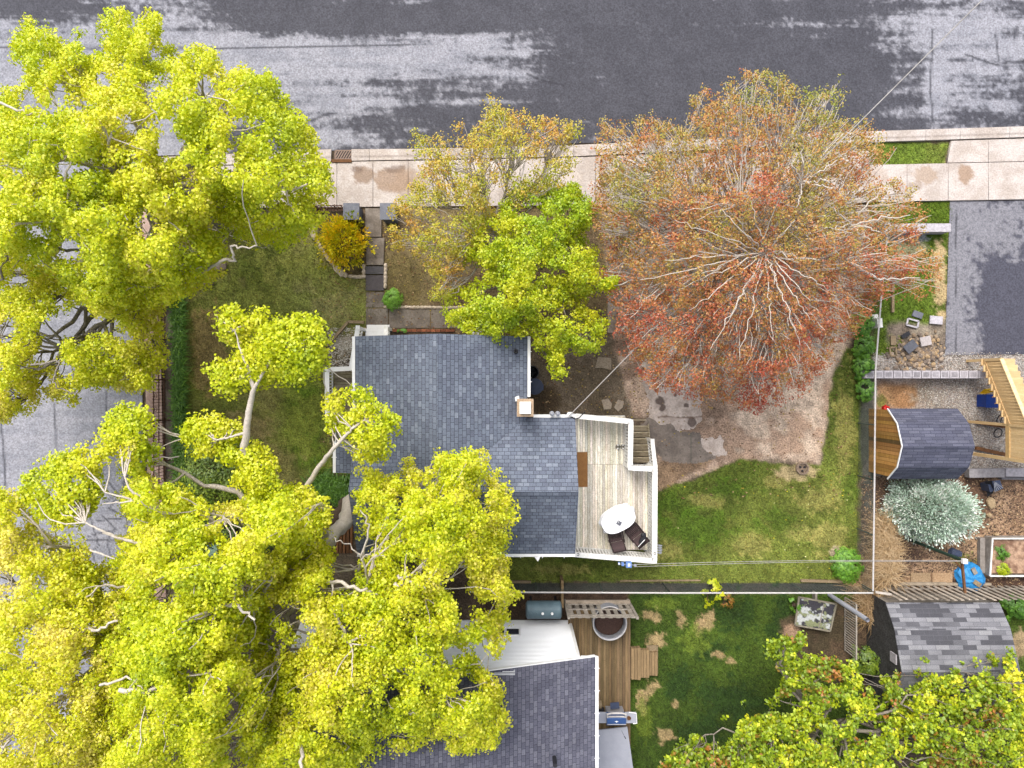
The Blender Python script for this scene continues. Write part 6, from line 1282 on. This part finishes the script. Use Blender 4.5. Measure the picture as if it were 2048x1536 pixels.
# front garden trees
tree('green_maple', 'fresh green layered maple in front of the top wall of the house', (1056, 578), (1052, 560, 2.2), 2200, 22,
     [(1005, 420), (1030, 385), (1060, 372), (1100, 385), (1142, 368), (1170, 395), (1190, 400), (1180, 440), (1160, 470), (1190, 500), (1200, 540), (1242, 565), (1200, 585), (1150, 592), (1180, 620), (1218, 640), (1205, 700), (1180, 720), (1140, 705), (1135, 762), (1110, 745), (1092, 700), (1060, 680), (1030, 676), (1005, 712), (985, 690), (960, 668), (925, 668), (930, 640), (885, 640), (890, 600), (930, 575), (960, 545), (940, 520), (915, 515), (940, 490), (930, 450), (960, 440)],
     3.2, 6.3, 2.0, LM_green, M['darkbark'], .2, tr=.2, lsz=.082, seed=71, twigs=160, limbs=12, tint=(.72, .6), gap=.36, rag=10, flat=.4, overtwig=.15, twigm=M['bark'], holes=[(985, 470, 14), (1075, 530, 8), (1160, 670, 8), (1000, 560, 6)])
tree('golden_maple', 'sparse golden young maple with pale twigs between sidewalk and green maple', (1000, 505), (985, 470, 2.0), 1700, 13,
     [(830, 265), (870, 290), (885, 240), (955, 250), (985, 190), (1012, 222), (1060, 232), (1100, 236), (1165, 250), (1140, 290), (1150, 330), (1120, 380), (1060, 400), (1000, 430), (950, 500), (900, 610), (868, 590), (850, 550), (790, 490), (778, 430), (830, 370), (840, 320)],
     3.4, 5.8, 2.2, LM_gold, M['bark'], .15, tr=.19, lsz=.07, radial=.3, twob=.06, seed=81, twigs=600, limbs=14, tint=(.6, .6), gap=.38, rag=14, twigm=M['paletwig'], overtwig=.5, twr=.014)
tree('red_maple', 'large round reddish orange maple with white branches over the parking area', (1421, 561), (1500, 520, 4.2), 9000, 11,
     [(1200, 255), (1265, 240), (1335, 238), (1375, 262), (1385, 215), (1425, 168), (1475, 160), (1522, 140), (1560, 150), (1600, 178), (1650, 175), (1690, 195), (1690, 230), (1745, 262), (1765, 310), (1750, 350), (1800, 372), (1850, 425), (1830, 470), (1885, 520), (1872, 572), (1800, 590), (1750, 610), (1705, 660), (1670, 700), (1640, 745), (1580, 790), (1525, 825), (1470, 800), (1430, 815), (1375, 795), (1300, 765), (1262, 710), (1235, 640), (1228, 560), (1205, 480), (1180, 400), (1190, 330)],
     3.6, 7.6, 2.6, LM_red, M['bark'], .26, tr=.19, lsz=.066, radial=.3, twob=.05, seed=91, twigs=2200, limbs=34, tint=(.46, .5), tgrad=.5, gap=.26, rag=26, twigm=M['paletwig'], overtwig=.6, twr=.016, dmax=200, limbr=.7,
     extra=[([(1532, 505, 6.6)] + [(1532 + (x - 1532) * f, 505 + (y - 505) * f, 6.6 + .9 * f + .5 * math.sin(3 * f)) for f in (.35, .7, 1)], .024, .008) for x, y in ((1400, 560), (1330, 520), (1440, 420), (1500, 400), (1590, 440), (1640, 520), (1620, 600), (1545, 680), (1450, 650), (1380, 620), (1480, 720), (1600, 690), (1560, 590), (1350, 440), (1660, 580), (1280, 560), (1620, 640), (1420, 700))]
     + [([(1605, 365, 6.4), (1605 + dx * .5, 365 + dy * .5, 6.9), (1605 + dx, 365 + dy, 7.1)], .035, .012) for dx, dy in ((0, -75), (70, -45), (65, -5), (-30, -50), (60, 12), (-10, 50))]
     + [([(1700, 450, 6.0), (1700 + dx * .5, 450 + dy * .5, 6.4), (1700 + dx, 450 + dy, 6.5)], .035, .012) for dx, dy in ((-60, 10), (60, -70), (-40, -40), (40, 30), (70, 14), (120, -20))]
     + [([(1690, 520, 6), (1755, 555, 5.6), (1790, 558, 5.5), (1840, 556, 5.4)], .05, .014)])
tree('corner_tree', 'yellow-green tree with rusty young leaves in the lower right corner', (1560, 1330), (1640, 1450, 3.2), 6800, 9,
     [(1300, 1560), (1345, 1500), (1400, 1478), (1440, 1492), (1462, 1448), (1505, 1422), (1540, 1412), (1545, 1380), (1562, 1350), (1542, 1312), (1558, 1282), (1600, 1268), (1618, 1305), (1660, 1315), (1702, 1318), (1735, 1360), (1762, 1402), (1762, 1352), (1790, 1360), (1820, 1400), (1850, 1330), (1880, 1370), (1910, 1345), (1950, 1325), (1980, 1345), (2012, 1302), (2035, 1345), (2110, 1360), (2110, 1620), (1300, 1620)],
     3.0, 5.6, 2.0, LM_olive, M['bark'], .2, tr=.15, lsz=.115, seed=97, twigs=500, limbs=14, tint=(.56, .7), gap=.33, rag=20, twigm=M['bark'], overtwig=.3, twr=.014, dmax=160)

# shrubs and smaller plants
def shrub(name, label, cx, cy, rx, ry, h, n, lm, lsz, seed, cat='shrub', tint=(.5, .3), asp=.75, up=.6, spiky=0, rag=.12, stems=12, group=None):
    r = np.random.default_rng(seed); q = P(cx, cy, h * .5); t = thing(name, (q[0], q[1], 0), label, cat, group); RX, RY = rx / 50 * (H - h * .6) / H, ry / 50 * (H - h * .6) / H
    nc = max(6, n // 26); d_ = r.normal(size=(nc, 3)); d_[:, 2] = np.abs(d_[:, 2]); d_ /= np.linalg.norm(d_, axis=1, keepdims=True)
    rr = r.uniform(.55, 1.0, nc) ** .5 * (1 + rag * r.normal(size=nc)); T = np.stack([q[0] + d_[:, 0] * rr * RX, q[1] + d_[:, 1] * rr * RY, .12 + h * d_[:, 2] * rr], 1)
    c = np.repeat(T, n // nc, 0); o = r.normal(size=c.shape); o /= np.linalg.norm(o, axis=1, keepdims=True); sp = min(RX, RY) * .2 + .04; c = c + o * sp * r.uniform(.2, 1, (len(c), 1)); c[:, 2] = np.maximum(c[:, 2], .03)
    dd = np.repeat(d_, n // nc, 0)
    if spiky:     # needles / straps pointing outwards
        ax = dd * .9 + o * .7 + np.array([0, 0, .25]); ax /= np.linalg.norm(ax, axis=1, keepdims=True); sd = np.cross(ax, r.normal(size=ax.shape)); sd /= np.linalg.norm(sd, axis=1, keepdims=True)
        s_ = (lsz * r.uniform(.6, 1.4, len(c)))[:, None]; V = np.stack([c - sd * s_ * spiky * .6, c + ax * s_ * .5 - sd * s_ * spiky, c + ax * s_, c + ax * s_ * .5 + sd * s_ * spiky], 1).reshape(-1, 3); Q = np.arange(4 * len(c)).reshape(-1, 4)
    else:
        nr = dd * .7 + o * .5 + np.array([0, 0, up]); nr /= np.linalg.norm(nr, axis=1, keepdims=True); V, Q = leaf_quads(c, nr, lsz * r.uniform(.6, 1.4, len(c)), r, asp)
    ti = np.clip(np.repeat(tint[0] + r.normal(size=nc) * tint[1] * .5, n // nc) + r.normal(size=len(c)) * .12, 0, 1)
    pth = [(curve((q[0], q[1], .0), T[i], r, 5, .1), np.linspace(.025, .008, 5)) for i in r.choice(nc, min(stems, nc), replace=False)]
    Vt, Qt = tubes_np(pth, 5); npmesh('stems', Vt, Qt, None, None, M['darkbark'], t); npmesh('foliage', V, Q, None, np.repeat(ti, 4), lm, t); return t
def blade_plant(name, label, pts, n, h, w_, lm, seed, cat='plant', lean=.7, spread=.12, tint=(.5, .25)):
    """arching strap leaves rooted along the picture path pts"""
    r = np.random.default_rng(seed); pts = np.array(pts, float); t_ = r.uniform(0, len(pts) - 1, n); px = np.interp(t_, np.arange(len(pts)), pts[:, 0]); py = np.interp(t_, np.arange(len(pts)), pts[:, 1])
    b = np.stack([(px - 1024) / 50, (768 - py) / 50, np.zeros(n)], 1); b[:, :2] += r.normal(size=(n, 2)) * spread; a = r.uniform(0, 2 * np.pi, n); L_ = h * r.uniform(.6, 1.3, n); dr = np.stack([np.cos(a), np.sin(a), 0 * a], 1); sd = np.stack([-np.sin(a), np.cos(a), 0 * a], 1) * w_ / 2; ln = (lean * r.uniform(.4, 1.3, n) * L_)[:, None]
    m1 = b + dr * ln * .4 + np.array([0, 0, 1]) * (L_ * .75)[:, None]; m2 = b + dr * ln * .85 + np.array([0, 0, 1]) * (L_ * .8)[:, None]; tp_ = b + dr * ln * 1.25 + np.array([0, 0, 1]) * (L_ * .5)[:, None]
    V = np.stack([b - sd, b + sd, m1 - sd, m1 + sd, m2 - sd * .7, m2 + sd * .7, tp_ - sd * .1, tp_ + sd * .1], 1).reshape(-1, 3); o = (np.arange(n) * 8)[:, None]
    Q = np.concatenate([o + np.array([[0, 1, 3, 2]]), o + np.array([[2, 3, 5, 4]]), o + np.array([[4, 5, 7, 6]])]); c = b.mean(0)
    return tag(npmesh(name, V, Q, None, np.repeat(np.clip(tint[0] + r.normal(size=n) * tint[1], 0, 1), 8), lm, None, (c[0], c[1], 0)), label, cat)
shrub('forsythia_bush', 'orange-yellow flowering bush beside the square gate pillar', 684, 482, 43, 48, 1.5, 4200, LM_fors, .13, 3, 'bush', (.62, .45), spiky=.22, rag=.2)
shrub('dark_green_shrub', 'large dark green rounded shrub between lawn and lower left trees', 432, 962, 88, 100, 1.7, 9000, LM_dark, .10, 4, 'shrub', (.55, .4), asp=.6)
shrub('dark_green_shrub', 'dark green shrub half hidden below the grey leaning branch', 480, 1070, 100, 50, 1.0, 4200, LM_dark, .10, 44, 'shrub', (.3, .35), asp=.6)
shrub('small_bright_shrub', 'small bright green shrub at the corner of the garden path', 785, 597, 18, 19, .6, 2200, LM_fresh, .055, 5, 'shrub', (.7, .3))
shrub('small_bright_shrub', 'tiny green plant between the red bricks and the top wall', 807, 664, 11, 5, .25, 200, LM_fresh, .06, 6, 'plant', (.5, .3))
shrub('peony_clump', 'leafy green clump at the lower right corner of the back lawn', 1697, 1134, 27, 34, .6, 4200, LM_fresh, .07, 7, 'plant', (.45, .4))
shrub('bed_plant', 'dark green plant in the upper corner of the raised bed', 1999, 1104, 12, 15, .5, 1600, LM_fresh, .045, 8, 'plant', (.15, .2))
shrub('bed_plant', 'yellow-green plant in the lower corner of the raised bed', 2001, 1137, 11, 13, .5, 1600, LM_green, .045, 9, 'plant', (.6, .2))
shrub('blue_spruce', 'round silvery blue spruce below the wooden shed', 1872, 1022, 78, 60, 2.2, 30000, LM_spruce, .10, 10, 'tree', (.55, .75), spiky=.2, rag=.09, stems=20)
shrub('yellow_green_sapling', 'yellow-green sapling growing through the fence line south of the back lawn', 1425, 1185, 16, 34, 1.3, 700, LM_green, .07, 12, 'shrub', (.8, .3))
shrub('rusty_shrub', 'small rusty brown shrub beside the yellow-green sapling', 1452, 1202, 18, 16, .5, 420, LM_olive, .05, 13, 'shrub', (.05, .1))
shrub('dark_green_shrub', 'dark green bush at the left end of the grey shed', 1733, 1325, 28, 26, 1.0, 2600, LM_dark, .08, 15, 'shrub', (.5, .3))
shrub('corner_bush', 'leafy green bush at the upper right corner of the grey shed', 2040, 1215, 34, 22, .8, 3000, LM_fresh, .07, 16, 'shrub', (.2, .4))
shrub('grass_tuft', 'small leafy weed clump at the corner of the black panel', 1590, 1210, 12, 14, .4, 260, LM_fresh, .07, 17, 'plant', (.3, .3))
for k, (x, y, a, b) in enumerate(((1722, 650, 14, 22), (1728, 690, 12, 24), (1726, 735, 12, 20), (1730, 780, 9, 22))):
    shrub('fence_weeds', ('tall leafy weeds at the fence, topmost of the four clumps by the lawn', 'leafy weeds at the fence, second clump from the top', 'leafy weeds at the fence beside the left end of the block wall', 'lowest narrow clump of leafy weeds at the long fence')[k], x, y, a * 1.2, b * 1.15, .9, 2400, LM_fresh, .065, 70 + k, 'plant', (.35, .4), group='weeds along the chain-link fence')
blade_plant('tall_grass', 'dense strip of dark green strap leaves between path and front lawn', [(361, 592), (362, 650), (363, 720), (364, 790), (364, 860), (364, 930), (366, 990)], 3600, .38, .03, LM_lily, 20, spread=.085, lean=.7)
blade_plant('fern_clump', 'dark green grassy clump at the foot of the leaning trunk by the bay', [(640, 965), (665, 975), (700, 985), (700, 965)], 1700, .45, .03, LM_lily, 21, spread=.22)
blade_plant('dry_grass_clump', 'big tan dry ornamental grass clump leaning over the long chain-link fence', [(1752, 1040), (1757, 1080), (1760, 1120), (1757, 1150)], 2600, .85, .016, M['drygrass'], 22, lean=.6, spread=.14, tint=(.35, .3))
blade_plant('dry_grass_clump', 'small tangled tan grass clump at the corner where the fences meet', [(1722, 1180), (1735, 1200), (1730, 1230)], 700, .6, .016, M['drygrass'], 23, lean=1.0, spread=.16, tint=(.6, .3))
blade_plant('weed_tuft', 'spreading tuft of tan and green stems at the corner of the fences', [(1700, 1170), (1735, 1150), (1740, 1100)], 500, .5, .016, M['drygrass'], 24, lean=1.2, spread=.14, tint=(.8, .3))
